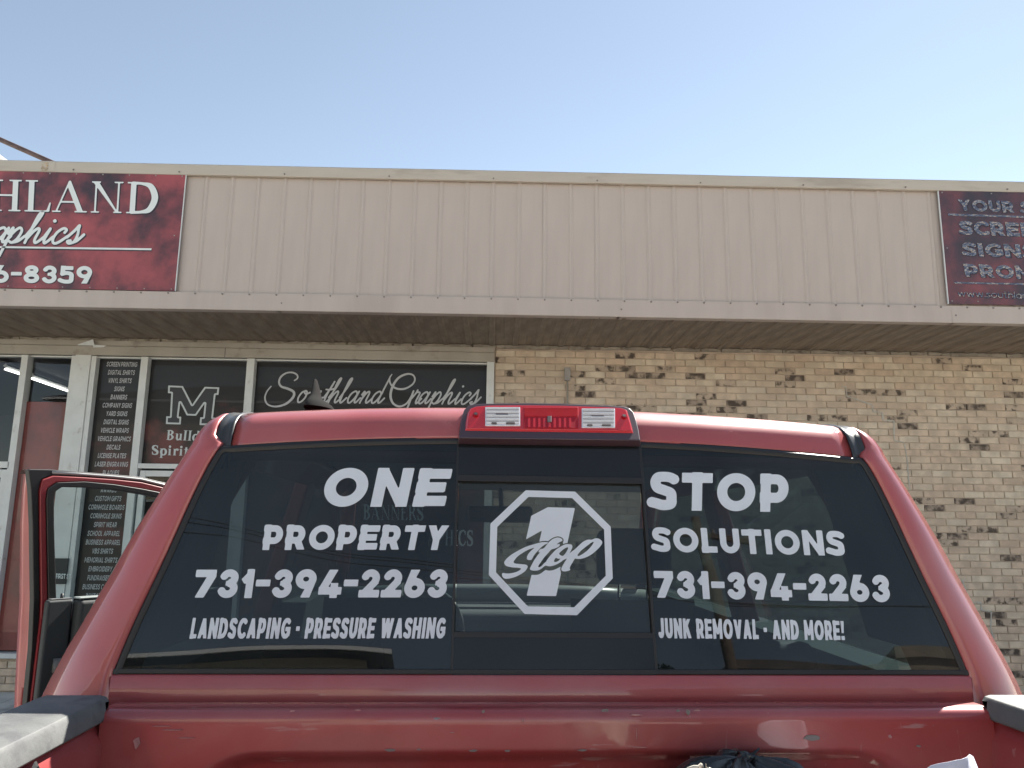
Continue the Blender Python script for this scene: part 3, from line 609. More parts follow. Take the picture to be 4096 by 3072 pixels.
# rust run on the cap below the pipe
g = MB()
c = at_y(182, 670, FY-.0405)
vs = []
for k in range(9): vs.append((c[0]-.035+.006*math.sin(k*1.9), FY-.0435, 4.905-k*.0105))
vs2 = [(c[0]+.022+.008*math.sin(k*2.3), FY-.0435, 4.905-k*.0105) for k in range(9)]
g.grid([vs, vs2]); SP('rust_stain', g, mat('rust_stain', (.42, .33, .22), .7, var=.2, vscale=30, dirt=(.50, .45, .38), dscale=20, dth=(.45, .65)), fas)
# ---- soffit
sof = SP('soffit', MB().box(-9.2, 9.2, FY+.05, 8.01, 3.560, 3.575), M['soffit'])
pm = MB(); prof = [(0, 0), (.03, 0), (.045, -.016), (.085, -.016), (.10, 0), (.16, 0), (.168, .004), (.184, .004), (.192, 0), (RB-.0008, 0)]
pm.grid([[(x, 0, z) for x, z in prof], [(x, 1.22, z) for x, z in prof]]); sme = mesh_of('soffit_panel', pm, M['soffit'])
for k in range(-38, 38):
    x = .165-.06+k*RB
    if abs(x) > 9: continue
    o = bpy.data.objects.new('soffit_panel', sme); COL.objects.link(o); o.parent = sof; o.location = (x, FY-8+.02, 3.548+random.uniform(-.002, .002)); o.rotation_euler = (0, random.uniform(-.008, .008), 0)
# ragged flashing where the soffit meets the wall
g = MB(); x = -7.0
while x < 7.4:
    L_ = random.uniform(.16, .34); z0 = random.uniform(3.500, 3.512); dz = random.uniform(-.006, .006); yy = 7.985-random.uniform(0, .012)
    g.prism([(x, yy, z0), (x+L_, yy, z0+dz), (x+L_, yy, 3.538), (x, yy, 3.540)], (0, .02, 0)); x += L_+random.uniform(.0, .02)
SP('flashing', g, M['flash'], kind='stuff')
# ---- windows
win = SP('window_header', MB().box(-7.2, -.045, 7.955, 8.03, 3.352, 3.452), M['header'], bevel=.004)
g = MB(); g.box(-7.2, -.045, 7.965, 8.03, 3.456, 3.512); SP('header_board', g, M['header'], bevel=.003)
g = MB(); g.box(-2.88, -2.875, 7.9535, 7.956, 3.352, 3.452); SP('header_joint', g, M['framedark'])
g = MB(); p = [at_y(310, 1378, 7.93), at_y(372, 1357, 7.90), at_y(378, 1382, 7.93), at_y(312, 1381, 7.95)]; g.prism(p, (0, .006, 0)); q = [at_y(372, 1378, 7.93), at_y(425, 1382, 7.945), at_y(412, 1388, 7.95), at_y(372, 1390, 7.95)]; g.prism(q, (0, .006, 0))
SP('bent_flashing', g, M['frame'])
FR = M['frame']; FT = 3.345
wins = {}
def framebar(parent, x0, x1, z0, z1, y0=7.955, y1=8.06, name='frame_bar', m_=FR):
    g = MB(); g.box(x0, x1, y0, y1, z0, z1); return SP(name, g, m_, parent, bevel=.003)
def windowthing(name, x0, x1, z0, z1, label):
    g = MB(); g.box(x0, x1, 7.985, 8.06, z1-.016, z1); f = SP(name, g, FR, None, bevel=.002, label=label); return f
def pane(parent, x0, x1, z0, z1, mt, y=8.035, name='pane'):
    g = MB(); g.add([(x0, y, z0), (x1, y, z0), (x1, y, z1), (x0, y, z1)], [(0, 1, 2, 3)]); g2 = g
    o = SP(name, g, mt, parent, fix=False); return o
# vertical bars, left to right
wA = windowthing('door_transom', -6.3, -4.984, 2.229, FT, 'clear pane above the shop door at the left edge')
pane(wA, -6.3, -4.984, 2.229, FT, M['shop_glass'])
framebar(wA, -6.3, -4.97, 2.165, 2.229); framebar(wA, -6.40, -6.3, .02, FT)
# shop door below it
dr = SP('shop_door', MB().box(-5.05, -4.99, 7.975, 8.03, .03, 2.15), FR, None, bevel=.004, label='white-framed shop door at the left edge')
framebar(dr, -6.2, -5.05, 2.07, 2.15, 7.975, 8.03, 'door_rail'); framebar(dr, -6.2, -5.05, .03, .28, 7.975, 8.03, 'door_rail'); framebar(dr, -6.26, -6.2, .03, 2.15, 7.975, 8.03, 'door_stile')
pane(dr, -6.2, -5.05, .28, 2.07, M['shop_glass'], 8.01)
g = MB(); g.box(-5.10, -5.04, 7.966, 7.974, 2.158, 2.176); SP('door_closer', g, M['galv'], dr)
# mullion and tall red pane
wB = windowthing('red_window', -4.913, -4.466, .38, FT, 'tall narrow window with a red cloudy print')
framebar(wB, -4.984, -4.916, .30, FT); framebar(wB, -4.466, -4.425, .38, FT)
pane(wB, -4.913, -4.466, 2.86, FT, M['shop_glass'], 8.03)
pane(wB, -4.913, -4.466, .38, 2.86, M['vinyl_red'], 8.03, 'printed_pane')
framebar(wB, -7.2, -3.7, .318, .366, 7.93, 8.06, 'sill')
# white pillar
g = MB(); g.box(-4.423, -4.262, 7.945, 8.06, .367, 3.352); pil = SP('pillar', g, FR, bevel=.004)
wC = windowthing('service_list_window', -4.208, -3.748, .38, FT, 'narrow dark window with a long list of services in grey capitals')
framebar(wC, -4.260, -4.208, .367, FT); framebar(wC, -3.746, -3.671, .367, FT)
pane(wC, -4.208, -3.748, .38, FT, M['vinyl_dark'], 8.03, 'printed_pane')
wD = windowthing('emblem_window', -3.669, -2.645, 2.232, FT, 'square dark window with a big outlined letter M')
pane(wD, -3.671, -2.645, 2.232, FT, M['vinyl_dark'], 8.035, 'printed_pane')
framebar(wD, -3.669, -2.645, 2.18, 2.230); framebar(wD, -2.643, -2.562, .367, FT)
# second door, below the emblem window
d2 = SP('glass_door', MB().box(-3.65, -3.59, 7.975, 8.03, .03, 2.16), FR, None, bevel=.004, label='white-framed glass door below the emblem window')
framebar(d2, -3.59, -2.70, 2.10, 2.16, 7.975, 8.03, 'door_rail'); framebar(d2, -2.70, -2.645, .03, 2.16, 7.975, 8.03, 'door_stile'); framebar(d2, -3.59, -2.70, .03, .25, 7.975, 8.03, 'door_rail')
pane(d2, -3.59, -2.70, .25, 2.10, M['shop_glass'], 8.01)
wE = windowthing('wide_window', -2.560, -.110, .38, FT, 'wide dark window with grey script lettering')
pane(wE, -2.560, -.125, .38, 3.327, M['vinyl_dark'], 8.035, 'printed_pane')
framebar(wE, -.125, -.047, .30, 3.352); framebar(wE, -2.560, -.125, .318, .378, 7.93, 8.06, 'sill')
g = MB(); g.box(-.1275, -.1255, 7.99, 8.0, .4, 3.33); SP('gasket', g, M['framedark'], wE)
# bulkhead filler under windows between kerb bricks and sill handled by brick wall

# ---- window lettering
rows = ["SCREEN PRINTING","DIGITAL SHIRTS","VINYL SHIRTS","SIGNS","BANNERS","COMPANY SIGNS","YARD SIGNS","DIGITAL SIGNS","VEHICLE WRAPS","VEHICLE GRAPHICS","DECALS","LICENSE PLATES","LASER ENGRAVING","PLAQUES",None,
        "AWARDS","CUSTOM GIFTS","CORNHOLE BOARDS","CORNHOLE SKINS","SPIRIT WEAR","SCHOOL APPAREL","BUSINESS APPAREL","VBS SHIRTS","MEMORIAL SHIRTS","EMBROIDERY","FUNDRAISERS","BUSINESS CARDS","INVITATIONS"]
zr0 = at_y(483, 1457, 8.025)[2]; zr1 = at_y(435, 1856.5, 8.025)[2]; dz = (zr0-zr1)/12
for i, s in enumerate(rows):
    if not s: continue
    _, _, W = text2d(s, t=.185, res=.05, track=.17); ww = W*.0255; hh = .050; zc = zr0-i*dz; xc = -3.972+.004*math.sin(i*2.1)
    y = 8.0265; g = MB(); lay_text(g, s, [(xc-ww/2+.003, y, zc+hh/2), (xc+ww/2+.003, y, zc+hh/2), (xc+ww/2-.002, y, zc-hh/2), (xc-ww/2-.002, y, zc-hh/2)], t=.185, res=.05, track=.17)
    SP('lettering', g, M['text_grey'], wC, fix=False, label='grey line reading '+s)
Z2 = lambda x, y: (x*.4521, 1300+y*.4521)
def m_px(x, y, yy=8.0305): return tuple(at_y(*Z2(x, y), yy))
MO = [(0,0),(3,0),(3,1.6),(2.45,1.6),(2.6,4.5),(4.05,1.9),(5.95,1.9),(7.4,4.5),(7.4,1.6),(6.8,1.6),(6.8,0),(10,0),(10,1.6),(9.35,1.6),(9.35,6.4),(9.9,6.4),(9.9,8),(7.1,8),(5,4.2),(2.9,8),(.1,8),(.1,6.4),(.75,6.4),(.75,1.6),(0,1.6)]
def m_map(u, v, yy):
    tl, tr, br, bl = m_px(1484, 535, yy), m_px(1945, 552, yy), m_px(1905, 888, yy), m_px(1468, 876, yy); a = u/10; b = v/8
    T_ = np.array(tl)+(np.array(tr)-np.array(tl))*a; B_ = np.array(bl)+(np.array(br)-np.array(bl))*a; return tuple(B_+(T_-B_)*b)
vs, fs = field_mesh(lambda X, Y: np.maximum(sd_poly(X, Y, MO), -(sd_poly(X, Y, MO)+.34)), -.3, -.3, 10.3, 8.3, .11)
g = MB(); g.add([m_map(u, v, 8.0305) for u, v in vs], fs); SP('emblem_outline', g, M['text_pale'], wD, fix=False)
vs, fs = field_mesh(lambda X, Y: sd_poly(X, Y, MO)+.3, -.3, -.3, 10.3, 8.3, .14)
g = MB(); g.add([m_map(u, v, 8.0315) for u, v in vs], fs); SP('emblem_fill', g, mat('emblem_fill', (.03, .032, .036), .5), wD, fix=False)
for s, q in (("Bulldog", [(1478,930),(1905,945),(1892,1030),(1470,1015)]), ("Spirit Wear", [(1345,1063),(2010,1084),(2000,1168),(1340,1147)])):
    g = MB(); lay_text(g, s, [m_px(*p, 8.0305) for p in q], t=.21, font='serif', res=.05, track=.08); SP('lettering', g, M['text_pale'], wD, fix=False, label='pale serif letters reading '+s)
# script on the wide window (reference frame: units of a photo crop)
Z5 = lambda x, y: (1000+x*.5425, 1350+y*.5425)
def s5(x, y): return tuple(at_y(*Z5(x, y), 8.0305))
def script(word, xs, base, xh, to3, r, slant, sx=1.0, h=4):
    out = []
    for ch, x0 in zip(word, xs):
        for st in SC[ch][1]:
            out.append([(x0+(u*sx+v*slant)*xh, base(x0)-v*xh, r*xh) for u, v in st])
    return out
st = script('outhland', [338, 432, 535, 572, 652, 708, 800, 884], lambda x: 478+(x-380)*.011, 86, None, .070, .42, .95)
st += script('raphics', [1178, 1232, 1322, 1412, 1502, 1548, 1610], lambda x: 478+(x-380)*.011, 86, None, .070, .42, .92)
st += [[(155,360,4.5),(124,400,5),(110,445,6),(125,488,6),(165,507,6),(215,506,7),(272,485,8),(318,440,9),(322,402,9),(280,378,9),(232,362,8),(214,330,7),(228,290,7),(268,262,6),(312,258,6),(346,275,6),(350,300,5),(328,317,5)],
       [(1046,272,4),(1030,300,5),(1038,345,6),(1080,376,7),(1140,378,7),(1195,348,6),(1216,310,6),(1200,276,6),(1155,270,7),(1095,298,8),(1052,360,9),(1036,430,9),(1055,485,8),(1100,508,7),(1150,490,6),(1186,440,6),(1204,396,5)],[(1206,394,6),(1190,440,7),(1172,490,7),(1155,535,6)]]
g = MB(); lay_strokes(g, st, s5, 3.2); SP('lettering', g, M['text_grey'], wE, fix=False, label='grey flowing script reading Southland Graphics')
for s, q in (("BANNERS", [(1452,2018),(1694,2022),(1694,2082),(1452,2077)]), ("GRAPHICS", [(1636,2118),(1894,2121),(1892,2184),(1636,2180)])):
    g = MB(); lay_text(g, s, [at_y(px, py, 8.0305) for px, py in q], t=.19, font='serif', res=.05, track=.06); SP('lettering', g, M['text_pale'], wE, fix=False, label='pale serif capitals reading '+s)
# street number plaque on the pillar
Z3 = lambda x, y: (x*.4521, 1800+y*.4521)
a, b = at_y(*Z3(478, 958), 7.93), at_y(*Z3(640, 1188), 7.93)
pq = thing('address_plaque', 'dark plaque with white street name mounted on the white pillar', 'plaque', (-4.35, 7.93, (a[2]+b[2])/2))
z0, z1 = b[2], a[2]; zc = (z0+z1)/2
g = MB(); g.box(-.135, .10, 0, .014, z0-zc, z1-zc); part('board', g, M['black'], pq, bevel=.003)
q = [at_y(*Z3(x, y), 7.9285)-np.array((-4.35, 7.93, zc)) for x, y in ((466,1092),(630,1098),(626,1140),(464,1136))]
g = MB(); lay_text(g, "N FIRST ST", q, t=.2, res=.07); part('lettering', g, M['sign_white'], pq, fix=False)
# ceiling lamps inside the shop
for i, (p, q) in enumerate((((20,1477),(100,1503)), ((126,1514),(284,1569)))):
    A, B = at_z(*p, 3.5), at_z(*q, 3.5); c = (A+B)/2
    t = thing('ceiling_lamp', ('bright tube lamp seen through the leftmost pane','bright tube lamp seen in the narrow pane beside the white pillar')[i], 'lamp', tuple(c), 0, 'tube lamps inside the shop')
    g = MB(); g.tube([A-c, B-c], .010, 8); part('tube', g, M['tube'], t, smooth=True)
    d = (B-A)/np.linalg.norm(B-A); g = MB(); g.tube([A-c+(0, 0, .045), B-c+(0, 0, .045)], .03, 4); part('fitting', g, M['white'], t)

# ================================================================== signs on the fascia
SY = FY-.016
Z1 = lambda x, y: (x*.4973, 500+y*.4973)
sg = thing('left_sign', 'red cloudy shop sign with white lettering on the left of the fascia', 'sign', (-2.93, SY, 3.70))
def on_sign(p, org, off): return tuple(np.array(at_y(*p, SY-off))-np.array(org))
o1 = (-2.93, SY, 3.70)
g = MB(); g.box(-6.1, 0, -.014, 0, -.004, 1.112); part('sign_board', g, M['sign_red'], sg)
g = MB(); g.box(.0005, .006, -.0155, 0, -.004, 1.113); part('edge_trim', g, M['sign_white'], sg)
g = MB(); g.box(-6.1, .006, -.0155, 0, 1.113, 1.118); part('edge_trim', g, M['header'], sg)
_, _, W1 = text2d("HLAND", font='serif', t=.165, track=.06); _, _, W2 = text2d("SOUTHLAND", font='serif', t=.165, track=.06)
tl, tr, br, bl = [np.array(on_sign(Z1(*p), o1, .0148)) for p in ((-82,437),(1285,463),(1268,714),(-92,690))]
kx = W2/W1; Q = [tr+(tl-tr)*kx, tr, br, br+(bl-br)*kx]
g = MB(); lay_text(g, "SOUTHLAND", Q, font='serif', t=.165, track=.06, res=.03); part('lettering', g, M['sign_white'], sg, fix=False, label='white serif capitals reading SOUTHLAND')
sh = np.array((.012, .0006, -.010)); g = MB(); lay_text(g, "SOUTHLAND", [q+sh for q in Q], font='serif', t=.19, track=.06, res=.04); part('letter_outline', g, M['sign_edge'], sg, fix=False)
def s1(off): return lambda x, y: on_sign(Z1(x, y), o1, off)
st = script('raphics', [-185, -85, 35, 190, 335, 405, 520], lambda x: 944+x*.016, 118, None, .092, .45, 1.16)
g = MB(); lay_strokes(g, st, s1(.0148), 4.5); part('lettering', g, M['sign_white'], sg, fix=False, label='white script reading Graphics')
g = MB(); lay_strokes(g, [[(a+6, b+6, c+5) for a, b, c in q] for q in st], s1(.0143), 6); part('letter_outline', g, M['sign_edge'], sg, fix=False)
g = MB(); g.add([s1(.0148)(*p) for p in ((-900,962),(1219,992),(1217,1007),(-900,976))], [(0,1,2,3)]); part('underline', g, M['sign_white'], sg, fix=False)
g = MB(); g.add([s1(.0143)(*p) for p in ((-900,974),(1223,998),(1221,1016),(-900,990))], [(0,1,2,3)]); part('letter_outline', g, M['sign_edge'], sg, fix=False)
Q = [on_sign(Z1(*p), o1, .0148) for p in ((-52,1126),(743,1138),(738,1276),(-58,1266))]
g = MB(); lay_text(g, "6-8359", Q, t=.225, track=.12); part('lettering', g, M['sign_white'], sg, fix=False, label='white bold digits reading 6-8359')
Q = [np.array(q)+np.array((.008, .0006, -.007)) for q in Q]; g = MB(); lay_text(g, "6-8359", Q, t=.29, track=.12); part('letter_outline', g, M['sign_edge'], sg, fix=False)
g = MB()
for k in range(26):
    g.tube([(-.03-k*.2425, -.019, 1.100), (-.03-k*.2425, -.014, 1.100)], .007, 6)
    if k % 1 == 0: g.tube([(-.03-k*.2425, -.019, .012), (-.03-k*.2425, -.014, .012)], .006, 6)
for zz in (.52,): g.tube([(-.05, -.019, zz), (-.05, -.014, zz)], .006, 6)
part('screws', g, M['galv'], sg, kind='stuff')

sr = thing('right_sign', 'red and dark shop sign with glinting metallic lettering on the right of the fascia', 'sign', (4.12, SY, 3.715))
o2 = (4.12, SY, 3.715); Z7 = lambda x, y: (3000+x*.4955, 600+y*.4955)
g = MB(); g.box(0, 4.9, -.014, 0, -.006, 1.098); part('sign_board', g, M['sign_red2'], sr)
g = MB(); g.box(-.006, -.0005, -.0155, 0, -.006, 1.10); part('edge_trim', g, M['sign_white'], sr)
def s7(x, y, off=.0148): return on_sign(Z7(x, y), o2, off)
def rtext(s, q, **k):
    g = MB(); lay_text(g, s, [s7(*p, .018) for p in q], **k); part('lettering', g, M['chrome_print'], sr, fix=False, label='metallic letters reading '+s)
    g = MB(); lay_text(g, s, [np.array(s7(*p, .0145))+np.array((.004, 0, -.006)) for p in q], **{**k, 't': k['t']+.05}); part('letter_outline', g, M['sign_edge'], sr, fix=False)
rtext("YOUR S", [(1672,398),(2262,420),(2272,512),(1692,488)], t=.25)
rtext("SCREEN", [(1684,572),(2420,594),(2440,706),(1698,682)], t=.26)
rtext("SIGNS", [(1706,748),(2300,768),(2322,876),(1722,852)], t=.26)
rtext("PROMO", [(1722,918),(2440,944),(2460,1054),(1742,1020)], t=.25)
rtext("www.southland", [(1672,1132),(2290,1150),(2296,1204),(1678,1182)], t=.13, res=.05)
for q in (((1598,512),(2300,535),(2301,550),(1600,530)), ((1650,1064),(2340,1078),(2341,1092),(1652,1078))):
    g = MB(); g.prism([s7(*p, .0175) for p in q], (0, .002, 0)); part('underline', g, M['chrome_print'], sr)
g = MB()
for x, z in ((.03, .53), (.23, .53), (.03, .02), (.27, .02), (.9, .02), (.03, 1.08), (.5, 1.08), (1.0, 1.08)): g.tube([(x, -.019, z), (x, -.014, z)], .007, 6)
part('screws', g, M['galv'], sr, kind='stuff')
# braces on the roof, upper left
A = np.array(at_y(208, 650, 6.93)); B = np.array(at_y(-330, 412, 6.93))
rb = thing('roof_brace', 'dark rusty pipe slanting up from the roof edge at the far left', 'pipe', tuple(A))
g = MB(); d = (A-B)/np.linalg.norm(A-B); g.tube([B-A, (0, 0, 0), d*.10], .024, 12); part('pipe', g, M['rust'], rb, smooth=True)
g = MB(); g.box(-.05, .06, -.06, .06, -.075, -.045); part('foot_plate', g, M['rust'], rb)
A = np.array(at_y(30, 652, 6.97)); B = np.array(at_y(-300, 410, 6.97))
rb2 = thing('white_brace', 'white metal bar reaching the roof edge at the very left', 'bar', tuple(A))
g = MB(); g.tube([B-A, (0, 0, 0), (A-B)*.12], .024, 4); part('bar', g, M['white'], rb2)
g = MB(); g.box(-.05, .08, -.04, .04, -.10, -.075); part('foot_plate', g, M['white'], rb2)

# ================================================================== truck
def paint_mat(name, base, wear=.0, seed=0.0, chips=0.0, haze=.0):
    m = bpy.data.materials.new(name); m.use_nodes = True; N, L, b = nodes(m)
    tc = N.new('ShaderNodeTexCoord'); mp = N.new('ShaderNodeMapping'); mp.inputs['Location'].default_value = (seed, seed*.7, 0); L.new(tc.outputs['Object'], mp.inputs[0])
    def nz(s, d=5, st=None):
        v = mp.outputs[0]
        if st:
            q = N.new('ShaderNodeMapping'); q.inputs['Scale'].default_value = st; L.new(v, q.inputs[0]); v = q.outputs[0]
        n = N.new('ShaderNodeTexNoise'); n.inputs['Scale'].default_value = s; n.inputs['Detail'].default_value = d; L.new(v, n.inputs['Vector']); return n.outputs[0]
    def rm(f, a, c, lo=0, hi=1):
        r = N.new('ShaderNodeMapRange'); r.inputs[1].default_value = a; r.inputs[2].default_value = c; r.inputs[3].default_value = lo; r.inputs[4].default_value = hi; r.interpolation_type = 'SMOOTHSTEP'; L.new(f, r.inputs[0]); return r.outputs[0]
    def mx(f, a, c):
        x = N.new('ShaderNodeMix'); x.data_type = 'RGBA'; L.new(f, x.inputs[0])
        for k, q in ((6, a), (7, c)):
            if isinstance(q, tuple): x.inputs[k].default_value = (*q, 1)
            else: L.new(q, x.inputs[k])
        return x.outputs[2]
    c = mx(rm(nz(2.2), .35, .65), base, tuple(v*1.12 for v in base))
    veil = (.42, .29, .27)  # dusty pink that also paints haze over the red
    c = mx(rm(nz(3.4, 7), .38, .78, haze, haze+.22), c, veil)
    sc_f = 0
    if wear:
        c = mx(rm(nz(1.0, 9, (6, 6, 40)), .66, .70, 0, wear), c, (.42, .26, .25))
        c = mx(rm(nz(1.0, 9, (70, 70, 9)), .69, .74, 0, wear*.7), c, (.45, .30, .28))
    if chips:
        f = rm(nz(1.0, 4, (13, 13, 26)), .735-chips*.02, .745-chips*.02)
        c = mx(f, c, (.17, .17, .165))
    L.new(c, b.inputs['Base Color']); b.inputs['Metallic'].default_value = .12
    L.new(rm(nz(6, 6), .3, .7, .34, .5), b.inputs['Roughness']); b.inputs['Coat Weight'].default_value = .9
    L.new(rm(nz(8, 7), .35, .8, .03, .13+wear*.2), b.inputs['Coat Roughness'])
    bp = N.new('ShaderNodeBump'); bp.inputs['Strength'].default_value = 1; bp.inputs['Distance'].default_value = .0016+wear*.0012
    L.new(nz(5.5, 1.5), bp.inputs['Height']); L.new(bp.outputs[0], b.inputs['Coat Normal'])
    bp2 = N.new('ShaderNodeBump'); bp2.inputs['Strength'].default_value = .12; bp2.inputs['Distance'].default_value = .001; L.new(nz(500, 2), bp2.inputs['Height']); L.new(bp2.outputs[0], b.inputs['Normal'])
    return m
RED = (.38, .042, .046)
M['red'] = paint_mat('red_paint', RED, haze=.13)
M['redbed'] = paint_mat('red_paint_worn', (.31, .032, .035), wear=.6, seed=3.1, chips=.5, haze=.05)
M['redin'] = mat('red_paint_inside', (.24, .022, .028), .45, coat=.3, var=.1)
M['rubber'] = mat('black_rubber', (.012, .012, .013), .45, bump=.1, bscale=200)
M['ditch'] = mat('roof_moulding', (.035, .037, .038), .38, coat=.3)
M['railcap'] = mat('weathered_bed_cap', (.135, .14, .138), .62, var=.18, vscale=9, dirt=(.095, .097, .10), dscale=22, dth=(.5, .72), bump=.35, bscale=120, bdist=.002)
M['trim'] = mat('dark_interior_trim', (.040, .045, .047), .7, bump=.2, bscale=250)
M['trim2'] = mat('grey_interior_trim', (.12, .125, .13), .7, bump=.2, bscale=250)
M['headliner'] = mat('headliner', (.30, .30, .29), .9)
M['tint'] = glass_mat('tinted_rear_glass', (.09, .125, .13), 1.56, wav=.005, veil=.022, wscale=2.0)
M['tint2'] = glass_mat('tinted_slider_glass', (.22, .25, .25), 1.56, wav=.003, veil=.040, wscale=1.5)
M['clear'] = glass_mat('cab_glass', (.78, .84, .82), 1.5)
M['doorglass'] = glass_mat('door_glass', (.72, .80, .79), 1.5)
M['blackglass'] = mat('black_printed_glass', (.016, .018, .021), .12, spec=.35, var=.15, vscale=3, bump=.0)
M['decal'] = mat('white_vinyl', (.67, .73, .79), .4, var=.035, vscale=9, dirt=(.56, .60, .64), dscale=14, dth=(.6, .8))
M['lensred'] = mat('red_lens', (.55, .012, .018), .12, coat=1, trans=0, bump=0)
M['lensred_in'] = mat('red_reflector', (.42, .01, .02), .3, metal=.3)
M['lensclear'] = mat('clear_ribbed_lens', (.80, .80, .82), .10, metal=.3, coat=1)
M['lensmid'] = mat('lamp_rib_grey', (.42, .42, .43), .25, metal=.3)  # grey tone for every other rib of the clear lamps
M['lensdark'] = mat('lamp_dark', (.12, .10, .10), .4, metal=.4)  # dark tone of the bulbs and screws in the brake light
M['chrome'] = mat('chrome', (.6, .6, .6), .1, metal=1)
M['tyre'] = mat('tyre', (.02, .02, .02), .85, bump=.3, bscale=60)

truck = thing('pickup_truck', 'red pickup truck with white lettering across its rear window and one door open', 'pickup truck', tuple(TO), TYAW)
def TP(name, mb, mats, parent=None, **k): return part(name, mb, mats, parent or truck, **k)

# ---- roof with its rear header
def zdrop(x): return .024*(abs(x)/.66)**2.2
prof = [(.105, 1.842), (.1065, 1.850), (.111, 1.862), (.118, 1.876), (.128, 1.889), (.141, 1.900), (.158, 1.9095), (.180, 1.9165), (.21, 1.922), (.26, 1.928), (.4, 1.935), (.8, 1.94), (1.3, 1.93), (1.8, 1.90), (2.15, 1.86)]
NX = 41
g = MB(); rows_ = []
for (y, z) in prof:
    rows_.append([(x, y-.006*(1-(x/.66)**2)+.004, z-zdrop(x)-(.005*(abs(x)/.65)**2 if y < .12 else 0)) for x in np.linspace(-.645, .645, NX)])
g.grid(rows_)
g.grid([[(-.645, .12, 1.79), (.645, .12, 1.79)], [(-.645, .112, 1.80), (.645, .112, 1.80)], [(-.64, .100, 1.812), (.64, .100, 1.812)]])
roof = TP('roof', g, M['red'], smooth=True, fix=False)
rm_ = roof.modifiers.new('thick', 'SOLIDIFY'); rm_.thickness = .004; rm_.offset = 1 if False else -1
def header_pt(x, y):
    """height of the roof skin"""
    ys = [p[0] for p in prof]; zs = [p[1] for p in prof]; return float(np.interp(y, ys, zs))-zdrop(x)
# ---- roof mouldings
for s in (-1, 1):
    g = MB(); r0 = []
    for (y, z) in [(.098, 1.800)]+prof[:]:
        zz = z-zdrop(.66)-(.004 if y < .12 else 0)
        cs = [(.6455, 0), (.648, .0035), (.655, -.001), (.668, -.0045), (.6745, .0015), (.6765, 0)]
        d = np.array([0, -.8, .6]) if y < .14 else np.array([0, -.2, 1])
        r0.append([(s*a, y+d[1]*b, zz+d[2]*b) for a, b in cs])
    g.grid(r0); o = TP('roof_moulding', g, M['ditch'], smooth=True)
# ---- sides: rear pillar with the cab flank
lv = [(1.906, .6765, .6775), (1.900, .6765, .684), (1.891, .6765, .694), (1.875, .6770, .705), (1.861, .6775, .713), (1.840, .678, .724), (1.822, .678, .732), (1.805, .679, .741), (1.783, .6800, .752), (1.755, .692, .767), (1.726, .700, .781), (1.69, .709, .799), (1.65, .7185, .818),
      (1.609, .730, .835), (1.569, .740, .851), (1.53, .751, .868), (1.497, .761, .882), (1.463, .771, .897), (1.430, .779, .912), (1.404, .785, .922), (1.38, .789, .933), (1.335, .795, .950), (1.25, .80, .972), (1.10, .80, .99)]
def xinner(z):
    # glass edge
    zz = [1.817, 1.793, 1.746, 1.70, 1.655, 1.609, 1.569, 1.53, 1.497, 1.463, 1.404]; xx = [.658, .672, .688, .702, .714, .7265, .738, .750, .760, .769, .783]
    return float(np.interp(z, zz[::-1], xx[::-1]))
def pillar_row(s, z, xi, xo):
    if z > 1.822:      # beside the roof header
        yy = float(np.interp(-(z+zdrop(.66)), [-p[1] for p in prof[:11]][::-1], [p[0] for p in prof[:11]][::-1])); yi = yy-.003
    else: yi = gy(z)-.006; xi = xinner(z)+.002
    yo = max(yi+.02, .5*gy(min(max(z, GZ0), 1.82))+.085); d = xo-xi
    return [(s*xi, yi+.018, z), (s*(xi+.001), yi+.002, z), (s*(xi+d*.12), yi-.003, z), (s*(xi+d*.40), yi+(yo-yi)*.10-.003, z), (s*(xi+d*.66), yi+(yo-yi)*.27-.002, z), (s*(xi+d*.70), yi+(yo-yi)*.33, z), (s*(xi+d*.90), yi+(yo-yi)*.66, z), (s*xo, yo, z),
            (s*(xo+.003), yo+.06, z), (s*(xo+.004), yo+.22, z), (s*(xo-.03), yo+.235, z), (s*(xo-.08), yo+.24, z)]
for s in (-1, 1):
    g = MB(); g.grid([pillar_row(s, *l) for l in lv]); o = TP('rear_pillar', g, M['red'], smooth=True)
    o['label'] = 'left rear roof pillar' if s < 0 else 'right rear roof pillar'
